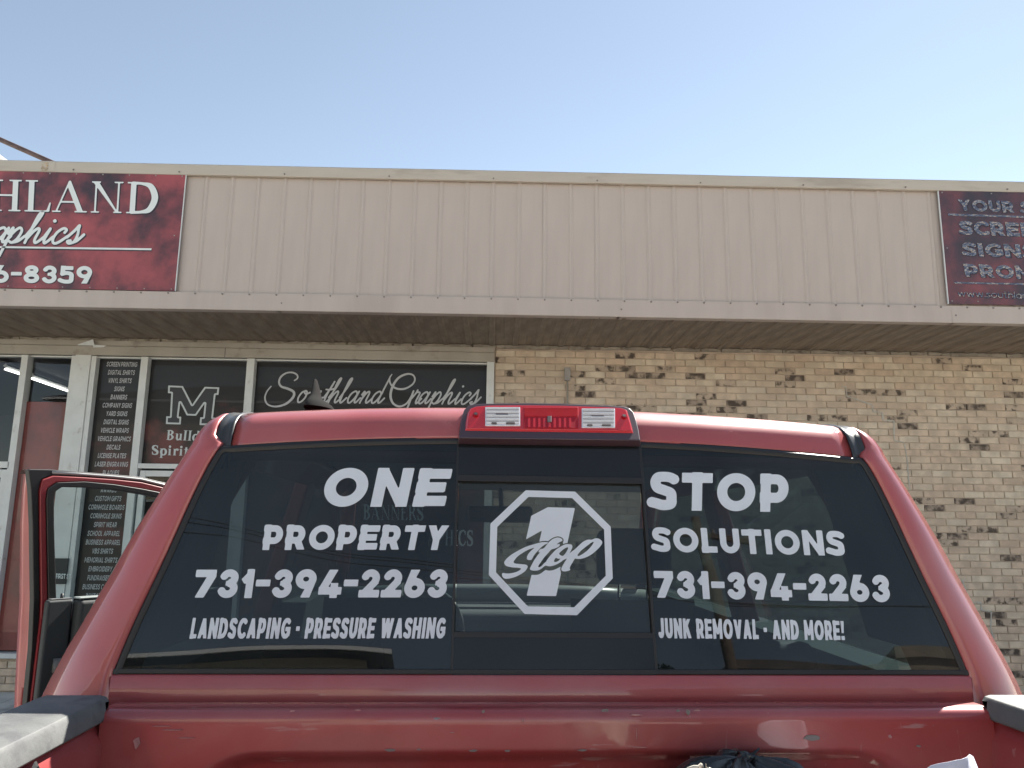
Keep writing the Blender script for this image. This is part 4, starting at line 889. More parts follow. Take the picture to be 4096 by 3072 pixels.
# rest of the flanks: roof rail, B and A pillars, front and rear door skins (left rear door is open)
for s in (-1, 1):
    g = MB(); g.prism([(s*.68, .3, 1.905), (s*.735, .3, 1.86), (s*.725, .3, 1.80), (s*.66, .3, 1.87)], (0, 1.75, -.02)); TP('roof_rail', g, M['red'], smooth=False, bevel=.01)
    g = MB(); g.prism([(s*.70, 1.28, 1.86), (s*.76, 1.28, 1.82), (s*.97, 1.28, 1.0), (s*.90, 1.28, 1.0)], (0, .13, 0)); TP('centre_pillar', g, M['redin'], bevel=.01)
    g = MB(); g.tube([(s*.68, 2.02, 1.865), (s*.74, 2.4, 1.62), (s*.84, 2.95, 1.33)], .035, 8); TP('windscreen_pillar', g, M['red'], smooth=True)
    g = MB(); g.prism([(s*.90, 1.41, 1.33), (s*.955, 1.41, 1.31), (s*1.0, 1.41, 1.1), (s*.99, 1.41, .55), (s*.93, 1.41, .55)], (0, 1.1, 0)); d_ = TP('front_door', g, M['red'], bevel=.012)
    g = MB(); g.prism([(s*.915, 1.42, 1.33), (s*.74, 1.42, 1.83), (s*.74, 2.1, 1.80), (s*.85, 2.85, 1.36)], (s*.004, 0, 0)); part('door_glass', g, M['clear'], d_)
    if s > 0:
        g = MB(); g.prism([(s*.90, .33, 1.33), (s*.95, .33, 1.31), (s*1.0, .33, 1.1), (s*.99, .33, .55), (s*.93, .33, .55)], (0, .94, 0)); d2_ = TP('rear_door', g, M['red'], bevel=.012)
        g = MB(); g.prism([(s*.915, .34, 1.33), (s*.765, .34, 1.80), (s*.745, 1.27, 1.82), (s*.91, 1.27, 1.33)], (s*.004, 0, 0)); part('door_glass', g, M['clear'], d2_)
# hood, front, windscreen, wheels: out of the picture but part of the truck
g = MB(); g.grid([[(-.80, 2.9, 1.30), (-.4, 2.9, 1.335), (.4, 2.9, 1.335), (.80, 2.9, 1.30)], [(-.82, 3.6, 1.27), (-.4, 3.6, 1.32), (.4, 3.6, 1.32), (.82, 3.6, 1.27)], [(-.80, 4.15, 1.18), (-.4, 4.2, 1.25), (.4, 4.2, 1.25), (.80, 4.15, 1.18)], [(-.80, 4.2, .55), (-.4, 4.25, .55), (.4, 4.25, .55), (.80, 4.2, .55)]])
TP('hood', g, M['red'], smooth=True)
for s in (-1, 1):
    g = MB(); g.grid([[(s*.80, 2.5, 1.31), (s*.98, 2.5, 1.2), (s*.99, 2.5, .6)], [(s*.80, 3.3, 1.29), (s*1.0, 3.3, 1.2), (s*1.0, 3.3, .75)], [(s*.80, 4.15, 1.18), (s*.95, 4.1, 1.1), (s*.96, 4.1, .6)]]); TP('front_fender', g, M['red'], smooth=True)
    for y0 in (-.95-.35, 3.25):
        g = MB(); rr = []
        for r_, x_ in ((.22, 0), (.23, .02), (.36, 0), (.395, .03), (.395, .22), (.36, .26), (.2, .26)):
            rr.append([(s*(.96-x_), y0+r_*math.cos(a*math.pi/12), .27+r_*math.sin(a*math.pi/12)) for a in range(24)])
        g.grid(rr, True); wl = TP('wheel', g, M['tyre'], smooth=True)
        g = MB(); rr = [[(s*(.95-x_), y0+r_*math.cos(a*math.pi/12), .27+r_*math.sin(a*math.pi/12)) for a in range(24)] for r_, x_ in ((.02, 0), (.08, .0), (.10, .04), (.2, .05), (.225, .01))]
        g.grid(rr, True); part('rim', g, M['chrome'], wl, smooth=True)
g = MB(); g.add([(-.66, 2.05, 1.84), (.66, 2.05, 1.84), (.80, 2.92, 1.335), (-.80, 2.92, 1.335)], [(0, 1, 2, 3)]); ws = TP('windscreen', g, M['clear'], fix=False)

# ---- rear window
rw = thing('rear_window', None, None); rw.parent = truck; del_keys = [rw.pop(k) for k in list(rw.keys()) if k in ('category',)]
def GPt(x, z, off=0.0):
    n = 1/math.sqrt(1+GT*GT); return (x, gy(z)-off*n, z+off*GT*n)
def ztop(x): return 1.842-.029*(abs(x)/.65)**2
def strip_pane(name, x0, x1, z0, z1f, off, mt, th=.004, nx=12, nz=10, parent=None, curved=0.0, **k):
    """slab of glass following the window plane; the inner face is a second skin"""
    g = MB(); f = []; 
    for j in range(nz+1):
        row = []
        for i in range(nx+1):
            t = i/nx; v = j/nz; xa = x0(v) if callable(x0) else x0; xb = x1(v) if callable(x1) else x1
            x = xa+(xb-xa)*t; z = z0+(z1f(x)-z0)*v
            p = GPt(x, z, off); row.append((p[0], p[1]+curved*max(0, abs(x)-.2)**2, p[2]))
        f.append(row)
    g.grid(f); nf = len(g.f)
    return part(name, g, mt, parent or rw, smooth=True, fix=False, **k)
def edge_at(v, z0=1.40, z1=1.815):
    z = z0+(z1-z0)*v; return xinner(z)+.004
def tt(x): return min(ztop(x)+.004, 1.85)
strip_pane('left_pane', lambda v: -edge_at(v), -.1885, 1.398, tt, 0, M['tint'], nx=24, nz=20)
strip_pane('right_pane', .1885, lambda v: edge_at(v), 1.398, tt, 0, M['tint'], nx=24, nz=20)
strip_pane('upper_panel', -.1880, .1880, 1.765, tt, .003, M['blackglass'], nx=6, nz=4)
strip_pane('slider_pane', -.184, .184, 1.470, lambda x: 1.752, -.006, M['tint2'], nx=8, nz=8)
strip_pane('lower_panel', -.1880, .1880, 1.398, lambda x: 1.462, .003, M['blackglass'], nx=6, nz=4)
def gbar(name, x0, x1, z0, z1, o0=-.012, o1=.0045, m_=None, par=None, bevel=.0015):
    g = MB(); P = [GPt(x0, z0, o0), GPt(x1, z0, o0), GPt(x1, z1, o0), GPt(x0, z1, o0)]; Q = [GPt(x0, z0, o1), GPt(x1, z0, o1), GPt(x1, z1, o1), GPt(x0, z1, o1)]
    g.add(P+Q, [(0,1,2,3),(4,7,6,5),(0,4,5,1),(1,5,6,2),(2,6,7,3),(3,7,4,0)]); return part(name, g, m_ or M['rubber'], par or rw, bevel=bevel)
gbar('slider_frame', -.1895, .1895, 1.752, 1.766); gbar('slider_frame', -.1895, .1895, 1.460, 1.472, o1=.0030)
gbar('slider_frame', -.1905, -.1860, 1.400, 1.835, o1=.0036); gbar('slider_frame', .1860, .1915, 1.400, 1.835, o1=.0036)
# black print band round the glass, then the rubber edge
zs = np.linspace(1.40, 1.80, 14); pts = [(-xinner(z)-.002, z) for z in zs]+[(-.665, 1.808), (-.655, 1.8155)]+[(x, ztop(x)+.001) for x in np.linspace(-.64, .64, 24)]+[(.655, 1.8155), (.665, 1.808)]+[(xinner(z)+.002, z) for z in zs[::-1]]
g = MB()
P = np.array(pts); inw = []
for i in range(len(P)):
    d = P[min(i+1, len(P)-1)]-P[max(i-1, 0)]; n = np.array([d[1], -d[0]]); n = n/np.linalg.norm(n); inw.append(P[i]+n*.0115)
g.grid([[GPt(*p, -.012) for p in P], [GPt(*p, .0030) for p in P], [GPt(*(p*.6+q*.4), .0050) for p, q in zip(P, inw)], [GPt(*q, .0012) for q in inw]]); part('rubber_seal', g, M['rubber'], rw, smooth=True)
gbar('rubber_seal', -.787, .787, 1.3995, 1.4085, o1=.004)
# ---- decals on the glass
def dq(*pp, off=.0022): return [glass(*p, off) for p in pp]
Z7L = lambda x, y: (700+x*.5425, 1800+y*.5425); Z7R = lambda x, y: (2500+x*.5425, 1800+y*.5425); Z3g = lambda x, y: (1700+x*.4521, 1800+y*.4521)
def decal(s, z, q, label, **k):
    g = MB(); lay_text(g, s, dq(*[z(*p) for p in q]), **k); part('decal', g, M['decal'], rw, fix=False, label='white lettering reading '+label)
decal("ONE", Z7L, [(1133,137),(2044,142),(1986,415),(1074,417)], 'ONE', t=.27, track=.15, res=.025)
decal("PROPERTY", Z7L, [(668,556),(2024,558),(1986,736),(646,736)], 'PROPERTY', t=.27, track=.13, res=.03)
decal("731-394-2263", Z7L, [(166,884),(2020,884),(1996,1088),(138,1090)], '731-394-2263 below PROPERTY', t=.27, track=.10, res=.03)
decal("LANDSCAPING * PRESSURE WASHING", Z7L, [(134,1243),(2003,1240),(1985,1388),(110,1390)], 'LANDSCAPING - PRESSURE WASHING', t=.215, track=.14, res=.04, space=.55, xd=.075)
decal("STOP", Z7R, [(184,165),(1208,184),(1202,455),(178,440)], 'STOP', t=.27, track=.14, res=.025)
decal("SOLUTIONS", Z7R, [(192,573),(1600,602),(1622,780),(206,749)], 'SOLUTIONS', t=.26, track=.13, res=.03)
decal("731-394-2263", Z7R, [(212,892),(1938,926),(1954,1122),(226,1090)], '731-394-2263 below SOLUTIONS', t=.27, track=.10, res=.03)
decal("JUNK REMOVAL * AND MORE!", Z7R, [(236,1244),(1608,1262),(1618,1402),(244,1386)], 'JUNK REMOVAL - AND MORE!', t=.215, track=.14, res=.04, space=.55, xd=.075)
def logo(poly_f, bb, h, off, label):
    vs, fs = field_mesh(poly_f, *bb, h); g = MB(); g.add([tuple(glass(*Z3g(x, y), off)) for x, y in vs], fs); part('decal', g, M['decal'], rw, fix=False, label=label)
OC = [(892,352),(1330,364),(1646,675),(1664,1133),(1348,1460),(882,1448),(565,1104),(580,648)]; OI = [(916,411),(1304,421),(1587,700),(1602,1110),(1322,1389),(911,1382),(629,1080),(640,677)]
logo(lambda X, Y: np.maximum(sd_poly(X, Y, OC), -sd_poly(X, Y, OI)), (540, 330, 1690, 1480), 8, -.0035, 'white octagon outline on the sliding pane')
Z9 = lambda x, y: (1980+x*.20796, 2120+y*.20796)
def closed(pts, n=5):
    P = [np.array(p, float) for p in pts]; N_ = len(P); out = []
    for i in range(N_):
        a, b, c, d = P[i-1], P[i], P[(i+1) % N_], P[(i+2) % N_]
        for k in range(n):
            t = k/n; out.append(.5*((2*b)+(-a+c)*t+(2*a-5*b+4*c-d)*t*t+(-a+3*b-3*c+d)*t**3))
    return np.array(out)
LS = [(1040,245),(1000,225),(930,225),(875,235),(760,265),(600,315),(450,390),(330,460),(240,530),(185,600),(185,650),(230,690),(330,712),(440,720),(503,733),(480,765),(400,805),(300,827),(220,830),(155,820),(135,850),(145,890),(180,925),(240,932),(330,915),(430,880),(520,830),(590,775),(628,715),(625,680),(590,660),(500,650),(400,640),(360,615),(380,570),(440,500),(540,430),(650,370),(758,337),(700,390),(640,460),(615,530),(630,565),(690,570),(715,550),(760,470),(840,380),(900,320),(970,270)]
LT = [(1050,218),(1120,165),(1190,140),(1240,140),(1290,165),(1300,200),(1240,230),(1190,270),(1245,262),(1248,290),(1210,325),(1150,350),(1085,370),(1040,420),(950,520),(880,620),(835,690),(850,712),(900,685),(985,605),(1040,640),(970,680),(900,735),(830,770),(740,775),(685,760),(675,735),(700,680),(760,570),(830,470),(885,405),(855,425),(840,410),(870,365),(940,345),(990,290)]
LO = [(1490,300),(1475,275),(1420,265),(1350,272),(1270,310),(1180,370),(1090,460),(1010,560),(985,605),(970,660),(990,682),(1060,692),(1150,672),(1250,622),(1330,565),(1420,525),(1425,465),(1460,400),(1488,340)]
LP = [(1400,478),(1480,410),(1540,365),(1620,290),(1700,220),(1790,180),(1865,180),(1930,155),(2000,160),(2055,200),(2065,250),(2020,320),(1940,400),(1850,470),(1740,525),(1640,550),(1570,548),(1540,545),(1500,610),(1455,690),(1440,735),(1455,752),(1430,775),(1350,792),(1300,785),(1280,755),(1290,710),(1340,620),(1395,530)]
HO = [[(1410,325),(1350,345),(1290,390),(1240,440),(1250,470),(1310,490),(1360,440),(1400,370)], [(1175,530),(1150,560),(1138,600),(1170,610),(1220,590),(1260,548),(1220,545)], [(1905,225),(1860,235),(1760,310),(1660,390),(1600,460),(1590,488),(1620,492),(1700,450),(1800,370),(1870,290)]]
_ls = [closed(q) for q in (LS, LT, LO, LP)]; _hs = [closed(q) for q in HO]
def SOL(X, Y): return np.minimum.reduce([sd_poly(X, Y, q) for q in _ls])
def STF(X, Y): return np.maximum(SOL(X, Y), -np.minimum.reduce([sd_poly(X, Y, q) for q in _hs]))
def logo9(F, bb, h, off, label):
    vs, fs = field_mesh(F, *bb, h); g = MB(); g.add([tuple(glass(*Z9(x, y), off)) for x, y in vs], fs); part('decal', g, M['decal'], rw, fix=False, label=label)
logo9(lambda X, Y: np.maximum(sd_poly(X, Y, _ls[0]), -(np.minimum.reduce([sd_poly(X, Y, q) for q in _ls[1:]])-6)), (110, 210, 1060, 960), 13, -.0032, 'white script S across the figure 1')
logo9(lambda X, Y: np.maximum(np.minimum.reduce([sd_poly(X, Y, q) for q in _ls[1:3]]), -np.minimum.reduce([sd_poly(X, Y, q) for q in _hs])), (640, 110, 1520, 810), 13, -.0032, 'white joined script letters to across the figure 1')
logo9(lambda X, Y: np.maximum(sd_poly(X, Y, _ls[3]), -sd_poly(X, Y, _hs[2])), (1260, 110, 2090, 810), 13, -.0030, 'white script p beside the figure 1')
ONEP = [((1700+x*.4521-1980)/.20796, (1800+y*.4521-2120)/.20796) for x, y in [(942,578),(1088,502),(1329,509),(1162,1290),(901,1286),(1036,708),(895,787)]]
logo9(lambda X, Y: np.maximum(sd_poly(X, Y, ONEP), -np.minimum.reduce([SOL(X, Y)-22]+[SOL(X, Y-d)-10 for d in (25, 50, 72)])), (560, -500, 1560, 1300), 16, -.0037, 'white figure 1 inside the octagon')
# ---- high brake light in the roof header
Z6 = lambda x, y: (1700+x*.4521, 1500+y*.4521)
LP0, LN = np.array((0, .090, 1.842)), np.array((0, -.072, .052)); LN = np.array((0, -.80, .60)); LN = LN/np.linalg.norm(LN)
# plane leaning with the header: through (y .090, z 1.842) and (y .150, z 1.915)
tdir = np.array((0, .058, .073)); LN = np.array((0, -.073, .058)); LN = LN/np.linalg.norm(LN)
def lp(x, y, off=0.0): return thit(*Z6(x, y), LP0, LN)+LN*off
bl = thing('brake_light', None, None); bl.parent = truck
outer = [(292,590),(303,470),(318,392),(338,330),(372,296),(430,282),(560,276),(900,272),(1200,277),(1600,292),(1760,302),(1815,320),(1850,356),(1876,440),(1896,520),(1910,612)]
inner = [(352,524),(360,440),(372,370),(392,330),(440,312),(560,302),(900,300),(1200,304),(1600,318),(1740,326),(1782,342),(1806,420),(1826,490),(1838,546)]
g = MB(); O3 = [lp(*p, .0) for p in outer]; O4 = [lp(p[0]*.985+.015*1100, p[1]*.97+.03*430, .010) for p in outer]
n = len(outer); g.add(O3+O4, [(i, i+1, n+i+1, n+i) for i in range(n-1)]+[(n-1, 0, n, 2*n-1), tuple(range(n, 2*n))]); B3 = [p-LN*.007 for p in O3]; g.add(O3+B3, [(i, i+1, n+i+1, n+i) for i in range(n-1)]+[(n-1, 0, n, 2*n-1)])
part('housing', g, mat('lamp_housing', (.055, .030, .038), .32, coat=.5), bl, smooth=False, bevel=.002)
g = MB(); n = len(inner); I3 = [lp(*p, .0095) for p in inner]; cx_, cy_ = 1100, 425; I4 = [lp(cx_+(p[0]-cx_)*.975, cy_+(p[1]-cy_)*.90, .0145) for p in inner]
g.add(I3+I4, [(i, (i+1) % n, n+(i+1) % n, n+i) for i in range(n)]+[tuple(range(n, 2*n))]); lens = part('lens', g, M['lensred'], bl, bevel=.001)
def lbox(name, x0, x1, y0, y1, o0, o1, m_, par=bl, bevel=.001, skew=0):
    g = MB(); sk = 10*(x0+x1)/2200
    c = [lp(x0, y0+sk*0, o0), lp(x1, y0, o0), lp(x1, y1, o0), lp(x0, y1, o0)]; d = [lp(x0, y0, o1), lp(x1, y0, o1), lp(x1, y1, o1), lp(x0, y1, o1)]
    g.add(c+d, [(0,1,2,3),(4,7,6,5),(0,4,5,1),(1,5,6,2),(2,6,7,3),(3,7,4,0)]); return part(name, g, m_, par, bevel=bevel)
for x0, x1, y0, y1 in ((530, 838, 332, 498), (1378, 1672, 344, 514)):
    rl = lbox('cargo_lamp', x0, x1, y0, y1, .012, .0165, M['lensclear'], bevel=.0012)
    for k in range(9):
        ya = y0+8+(y1-y0-16)*k/9; lbox('rib', x0+10, x1-10, ya, ya+6, .0163, .0185, M['lensmid'] if k % 2 else M['lensclear'], rl, .0004)
    lbox('bulb', (x0+x1)/2-60, (x0+x1)/2+50, y0+(y1-y0)*.36, y0+(y1-y0)*.44, .0166, .0188, M['lensdark'], rl)
    lbox('bulb', (x0+x1)/2-100, (x0+x1)/2-50, y1-26, y1-10, .0166, .0188, M['lensdark'], rl); lbox('bulb', (x0+x1)/2+30, (x0+x1)/2+110, y1-26, y1-10, .0166, .0188, M['lensdark'], rl)
g = MB()
cm = lbox('brake_lens', 868, 1350, 332, 520, .012, .0158, M['lensred_in'])
for k in range(8): lbox('rib', 875, 1343, 340+k*10, 345+k*10, .0157, .0170, M['lensred'], cm, .0004)
for k in range(9): lbox('rib', 905+k*45, 925+k*45, 432, 512, .0157, .0168, M['lensred'], cm, .0004)
lbox('bulb', 1075, 1112, 415, 470, .0160, .0180, M['lensdark'], cm)
for x, y in ((447, 397), (1752, 413)):
    c = lp(x, y, .0135); g = MB(); g.tube([c, c+LN*.004], .0062, 14); part('screw_boss', g, M['lensred_in'], bl, smooth=False); g = MB(); g.tube([c+LN*.003, c+LN*.005], .0036, 10); part('screw', g, M['lensdark'], bl)
# ---- shark-fin antenna on the roof
Z5t = lambda x, y: (1000+x*.5425, 1350+y*.5425)
def fin(x, y, yy=.42): return thit(*Z5t(x, y), (0, yy, 0), (0, 1, 0))
c0 = fin(500, 500, .36); sfx = c0[0]
g = MB(); rowsf = []
u_ = .000324; zs_ = [(-.10,56,150,.17),(0,56,150,.17),(.07,44,128,.155),(.15,34,100,.135),(.22,27,76,.115),(.27,23,62,.10),(.33,20,53,.085),(.40,20,46,.075),(.55,20,40,.062),(.77,17,26,.045),(.9,15,17,.032),(.97,10,12,.022),(1,4,5,.010)]
zb_ = 1.67+(fin(460,505,.36)[2]-1.67)
for v, hl, hr, ln in zs_:
    z = zb_+.0722*v; xc = fin(460, 500-222*v, .36)[0]; row = []
    for i in range(20):
        a = 2*math.pi*i/20; ca = math.cos(a); row.append((xc+(hr if ca > 0 else hl)*u_*ca, .38+.02*v+ln/2*math.sin(a), z-.004*(1 if v == 0 else 0)))
    rowsf.append(row)
g.grid(rowsf, True); g.f.append(tuple(range(len(g.v)-20, len(g.v)))); g.m.append(0)
bz = header_pt(sfx, .36)-.004
TP('antenna', g, mat('antenna_weathered', (.035, .035, .034), .8, coat=0, spec=0, bump=.3, bscale=90), smooth=True, label='black shark-fin antenna on the roof')
g = MB(); g.grid([[(sfx+.004+.036*math.cos(a)*q, .375+.10*math.sin(a)*q, bz+.010*(1-q)+.006) for a in [2*math.pi*i/20 for i in range(20)]] for q in (1, .8, .5, .2)], True); TP('antenna_base', g, M['black'], smooth=True)

# ---- cab back panel and bed front wall
g = MB(); g.grid([[(x, y, z) for x in np.linspace(-.786, .786, 30)] for y, z in ((.012, 1.400), (-.004, 1.3995), (-.010, 1.395), (-.012, 1.36), (-.010, 1.30), (0, 1.0))]); TP('cab_back_panel', g, M['red'], smooth=True)
g = MB(); 
for s in (-1, 1): g.box(s*.786, s*.796, .004, .03, 1.0, 1.40)
TP('body_seam', g, M['rubber'])
def bz_face(x, z):
    """depth of the stamped bed front wall"""
    y = -.108-.004*math.sin((z-1.2)*14)*0
    q = max(abs(x+.0)-.52, 0); r = math.hypot(max(abs(x)-.50, 0), max(z-1.196, 0)); 
    ins = smoothstep(.105, .078, r) if (abs(x) > .50 or z > 1.196) else 1.0
    return y+float(ins)*(.017+.40*max(0.0, 1.288-z))
g = MB(); rws = []
for y, z in ((-.040, 1.30), (-.042, 1.352), (-.046, 1.3605), (-.054, 1.3635), (-.080, 1.3635), (-.094, 1.3625), (-.1035, 1.3575), (-.1075, 1.349)):
    rws.append([(x, y, z-.0012*math.sin(x*9)*0) for x in np.linspace(-.755, .755, 91)])
for z in np.concatenate([np.linspace(1.341, 1.26, 30), np.linspace(1.255, .9, 12)]):
    rws.append([(x, bz_face(x, z), z) for x in np.linspace(-.755, .755, 91)])
g.grid(rws); bed = thing('cargo_bed', None, None); bed.parent = truck
part('front_wall', g, M['redbed'], bed, smooth=True)
g = MB(); g.box(-.80, .80, -1.7, -.06, .86, .90); M['liner'] = mat('scuffed_bed_floor', (.09, .085, .08), .8, var=.3, vscale=5, dirt=(.16, .13, .11), dscale=6); part('floor', g, M['liner'], bed)
for k in range(12):
    g = MB(); g.box(-.70+k*.12, -.64+k*.12, -1.7, -.12, .90, .912); part('floor_rib', g, M['liner'], bed, bevel=.004)
for s in (-1, 1):
    g = MB(); g.grid([[(s*a, y, z) for a, z in ((.735, .90), (.742, 1.10), (.748, 1.31), (.757, 1.325), (.765, 1.345), (.80, 1.365), (.868, 1.366), (.90, 1.350), (.930, 1.318), (.955, 1.25), (.972, 1.12), (.975, .9), (.96, .6))] for y in (-.055, -.058, -.5, -1.2, -1.75)])
    part('side_wall', g, M['redbed'], bed, smooth=True, label='left side wall of the bed' if s < 0 else 'right side wall of the bed')
    g = MB(); yy0 = -.085
    # cap: chamfered front, inner lip hanging down
    sec = [(.752, 1.344), (.749, 1.347), (.753, 1.372), (.758, 1.379), (.768, 1.3815), (.855, 1.3815), (.868, 1.377), (.873, 1.360)]
    rr = []
    for y, sh, lf in ((yy0+.0, .0, 0), (yy0-.012, .0, 0), (yy0-.10, 0, 0), (-.6, 0, 0), (-1.2, 0, 0), (-1.75, 0, 0)):
        rr.append([(s*a, y+(.0 if z > 1.35 else -.03 if y == yy0 else 0), z) for a, z in sec])
    g.grid(rr); b0 = [(s*a, yy0+(.0 if z > 1.35 else -.03), z) for a, z in sec]; g.add(b0, [tuple(range(len(sec)))])
    part('rail_cap', g, M['railcap'], bed, bevel=.0015, label='left bed rail cap, weathered grey' if s < 0 else 'right bed rail cap, weathered grey')
    # corner post joining front wall and side
g = MB(); c = thit(135, 3050, (-.747, 0, 0), (1, 0, 0)); rr = [[(c[0]+.002+.004*q, c[1]+.012*(1-q*.25)*math.cos(a), c[2]-.024+.026*(1-q*.25)*math.sin(a)) for a in [2*math.pi*i/14 for i in range(14)]] for q in (0, 1)]
g.grid(rr, True); g.f.append(tuple(range(14, 28))); g.m.append(0); part('stake_slot', g, M['rubber'], bed)
# tailgate behind the camera is folded down: bed floor simply ends there
# rear bumper / tailgate (open)
g = MB(); g.box(-.76, .76, -2.2, -1.72, .86, .89); part('tailgate', g, M['redbed'], bed, bevel=.006)
# paint chips and scratches that show as marks on the wall top
def mark(px, py, rx, ry, mt, n=11, sd=0, y=-.1092, name='paint_chip'):
    c = thit(px, py, (0, y, 0), (0, 1, 0)); rr = random.Random(sd); P = []
    for k in range(n):
        a = 2*math.pi*k/n; q = rr.uniform(.65, 1.15); P.append((c[0]+rx*q*math.cos(a), y-.0004, c[2]+ry*q*math.sin(a)))
    g = MB(); g.prism(P, (0, .0012, 0)); return g
chip = mat('bare_metal_chip', (.20, .18, .17), .6, bump=.3, bscale=300); pale = mat('pale_scuff', (.42, .22, .21), .6, var=.2, vscale=60)
cg = MB(); pg = MB()
Zc = lambda x, y: (3096+x*.4521, 2322+y*.4521)
for i, (px, py, rx, ry) in enumerate([(3246, 2951, .014, .0055), (2420, 2842, .007, .0028), (2752, 2848, .0032, .0055), (2712, 2843, .004, .002), (1934, 2845, .003, .003), (1560, 3001, .009, .002), (1892, 3003, .007, .002), (2030, 3004, .006, .002), (2330, 3001, .008, .0018), (1675, 2998, .004, .0015), (3675, 2985, .004, .002)]):
    q = mark(px, py, rx, ry, None, sd=i); b = len(cg.v); cg.v += q.v; cg.f += [tuple(v+b for v in f) for f in q.f]; cg.m += q.m
part('paint_chips', cg, chip, bed, kind='stuff')
for i, (px, py, rx, ry) in enumerate([(548, 2972, .006, .010), (2790, 2841, .006, .0012), (2545, 2860, .010, .0015), (1170, 2844, .004, .0014), (2546, 2935, .0006, .010), (690, 2920, .018, .0008), (745, 2952, .012, .0008), (650, 2905, .016, .0007), (1430, 2840, .006, .001), (2560, 2990, .012, .0006), (1810, 2930, .004, .0006), (2090, 2882, .0005, .004), (3560, 2946, .003, .003)]):
    q = mark(px, py, rx, ry, None, sd=50+i); b = len(pg.v); pg.v += q.v; pg.f += [tuple(v+b for v in f) for f in q.f]; pg.m += q.m
part('paint_scuffs', pg, pale, bed, kind='stuff')

# ---- inside the cab
def IP(name, mb, m_, **k): return TP(name, mb, m_, **k)
g = MB(); g.grid([[(x, y, z) for x in (-.66, 0, .66)] for y, z in ((.125, 1.80), (.2, 1.855), (.6, 1.885), (1.2, 1.885), (1.9, 1.845), (2.06, 1.82))]); IP('headliner', g, M['headliner'], smooth=True)
g = MB(); g.box(-.93, .93, 2.30, 2.92, 1.05, 1.26); db = IP('dashboard', g, M['trim2'], bevel=.05, seg=4)
g = MB(); g.tube([(-.80, 2.55, 1.30), (-.4, 2.50, 1.325), (.1, 2.50, 1.328), (.45, 2.50, 1.322), (.80, 2.55, 1.30)], .045, 12); part('dash_top', g, mat('dash_top_glare', (.32, .34, .33), .35, coat=.3), db, smooth=True)  # pale tone paints the light reflected off the dash top
g = MB(); g.tube([(-.36+.19*math.cos(a), 2.12-.06*math.sin(a), 1.20+.19*math.sin(a)) for a in [2*math.pi*i/24 for i in range(25)]], .016, 8); IP('steering_wheel', g, M['trim2'], smooth=True)
g = MB(); g.box(-.155, .125, 1.86, 1.89, 1.675, 1.745); mi = IP('rear_view_mirror', g, M['rubber'], bevel=.02, seg=4)
g = MB(); g.tube([(-.01, 1.88, 1.74), (-.01, 1.97, 1.82)], .010, 8); part('mirror_arm', g, M['rubber'], mi)
for s in (-1, 1):
    g = MB(); g.grid([[(s*.42+.23*a*(1-.10*abs(v-.4)), 1.15+.10*v-.05*(1-a*a), .80+.62*v) for a in np.linspace(-1, 1, 9)] for v in np.linspace(0, 1, 8)]); fs_ = IP('front_seat', g, M['trim'], smooth=True)
    g = MB(); g.box(s*.42-.13, s*.42+.13, 1.18, 1.27, 1.47, 1.66); part('headrest', g, M['trim'], fs_, bevel=.04, seg=4)
    for q in (-.05, .05):
        g = MB(); g.tube([(s*.42+q, 1.24, 1.38), (s*.42+q, 1.24, 1.48)], .006, 6); part('headrest_post', g, M['chrome'], fs_)
g = MB(); g.box(-.72, .72, .10, .24, .70, 1.36); rs = IP('rear_seat', g, M['trim'], bevel=.05, seg=4)
for x in (-.45, .45):
    g = MB(); g.box(x-.12, x+.12, .14, .22, 1.36, 1.435); part('headrest', g, M['trim'], rs, bevel=.03, seg=3)
g = MB(); g.box(-.9, .9, .05, 2.9, .55, .62); IP('cab_floor', g, M['trim'])
for s in (-1, 1):
    g = MB(); g.box(s*.80, s*.925, .1, 2.9, .55, 1.345); IP('inner_side_trim', g, M['trim'])
    g = MB(); g.prism([(s*.665, .10, 1.80), (s*.79, .04, 1.42), (s*.80, .36, 1.42), (s*.69, .36, 1.83)], (-s*.015, 0, 0)); IP('inner_pillar_trim', g, M['trim2'])

# ---- the open left rear door
HX, HY = -.93, 1.30                                    # hinge line
cor = thit(118, 1880, (0, 0, 1.80), (0, 0, 1))         # upper outer corner of the door frame
ang = math.atan2(cor[1]-HY, cor[0]-HX)
DL = math.hypot(cor[1]-HY, cor[0]-HX)
od = bpy.data.objects.new('open_rear_door', None); COL.objects.link(od); od.parent = truck; od.location = (HX, HY, 0); od.rotation_euler = (0, 0, ang)
od['label'] = 'left rear door standing open, with black seal and red inner frame'
inv = Matrix.Rotation(-ang, 3, 'Z')
def dl(px, py, v=0.0):
    """photo pixel -> door frame coordinates on the door's inner face (u along the door, v thickness)"""
    n = np.array([-math.sin(ang), math.cos(ang), 0]); p0 = np.array([HX, HY, 0])+n*v
    p = thit(px, py, p0, n); q = inv @ Vector((p[0]-HX, p[1]-HY, 0)); return (q.x, p[2])
print('DOOR', round(DL, 3), round(math.degrees(ang), 1), [tuple(round(a, 3) for a in dl(*p)) for p in ((118, 1880), (640, 1945), (185, 2810), (215, 2000), (570, 1975), (220, 2400), (400, 2400), (160, 1925), (640, 1960))])
def P3(u, z, v): return (u, v, z)
SO = [(108,2825),(130,2600),(138,2400),(134,2100),(128,1960),(118,1876),(203,1877),(334,1887),(452,1896),(565,1907),(665,1930),(760,1955),(860,1985)]
SI = [(135,2825),(157,2600),(165,2400),(161,2100),(160,1965),(170,1918),(212,1903),(334,1909),(452,1917),(565,1929),(665,1953),(760,1980),(860,2012)]
RI = [(178,2825),(180,2600),(190,2400),(184,2100),(182,2000),(188,1955),(225,1930),(334,1926),(452,1937),(565,1955),(665,1975),(760,2000),(860,2032)]
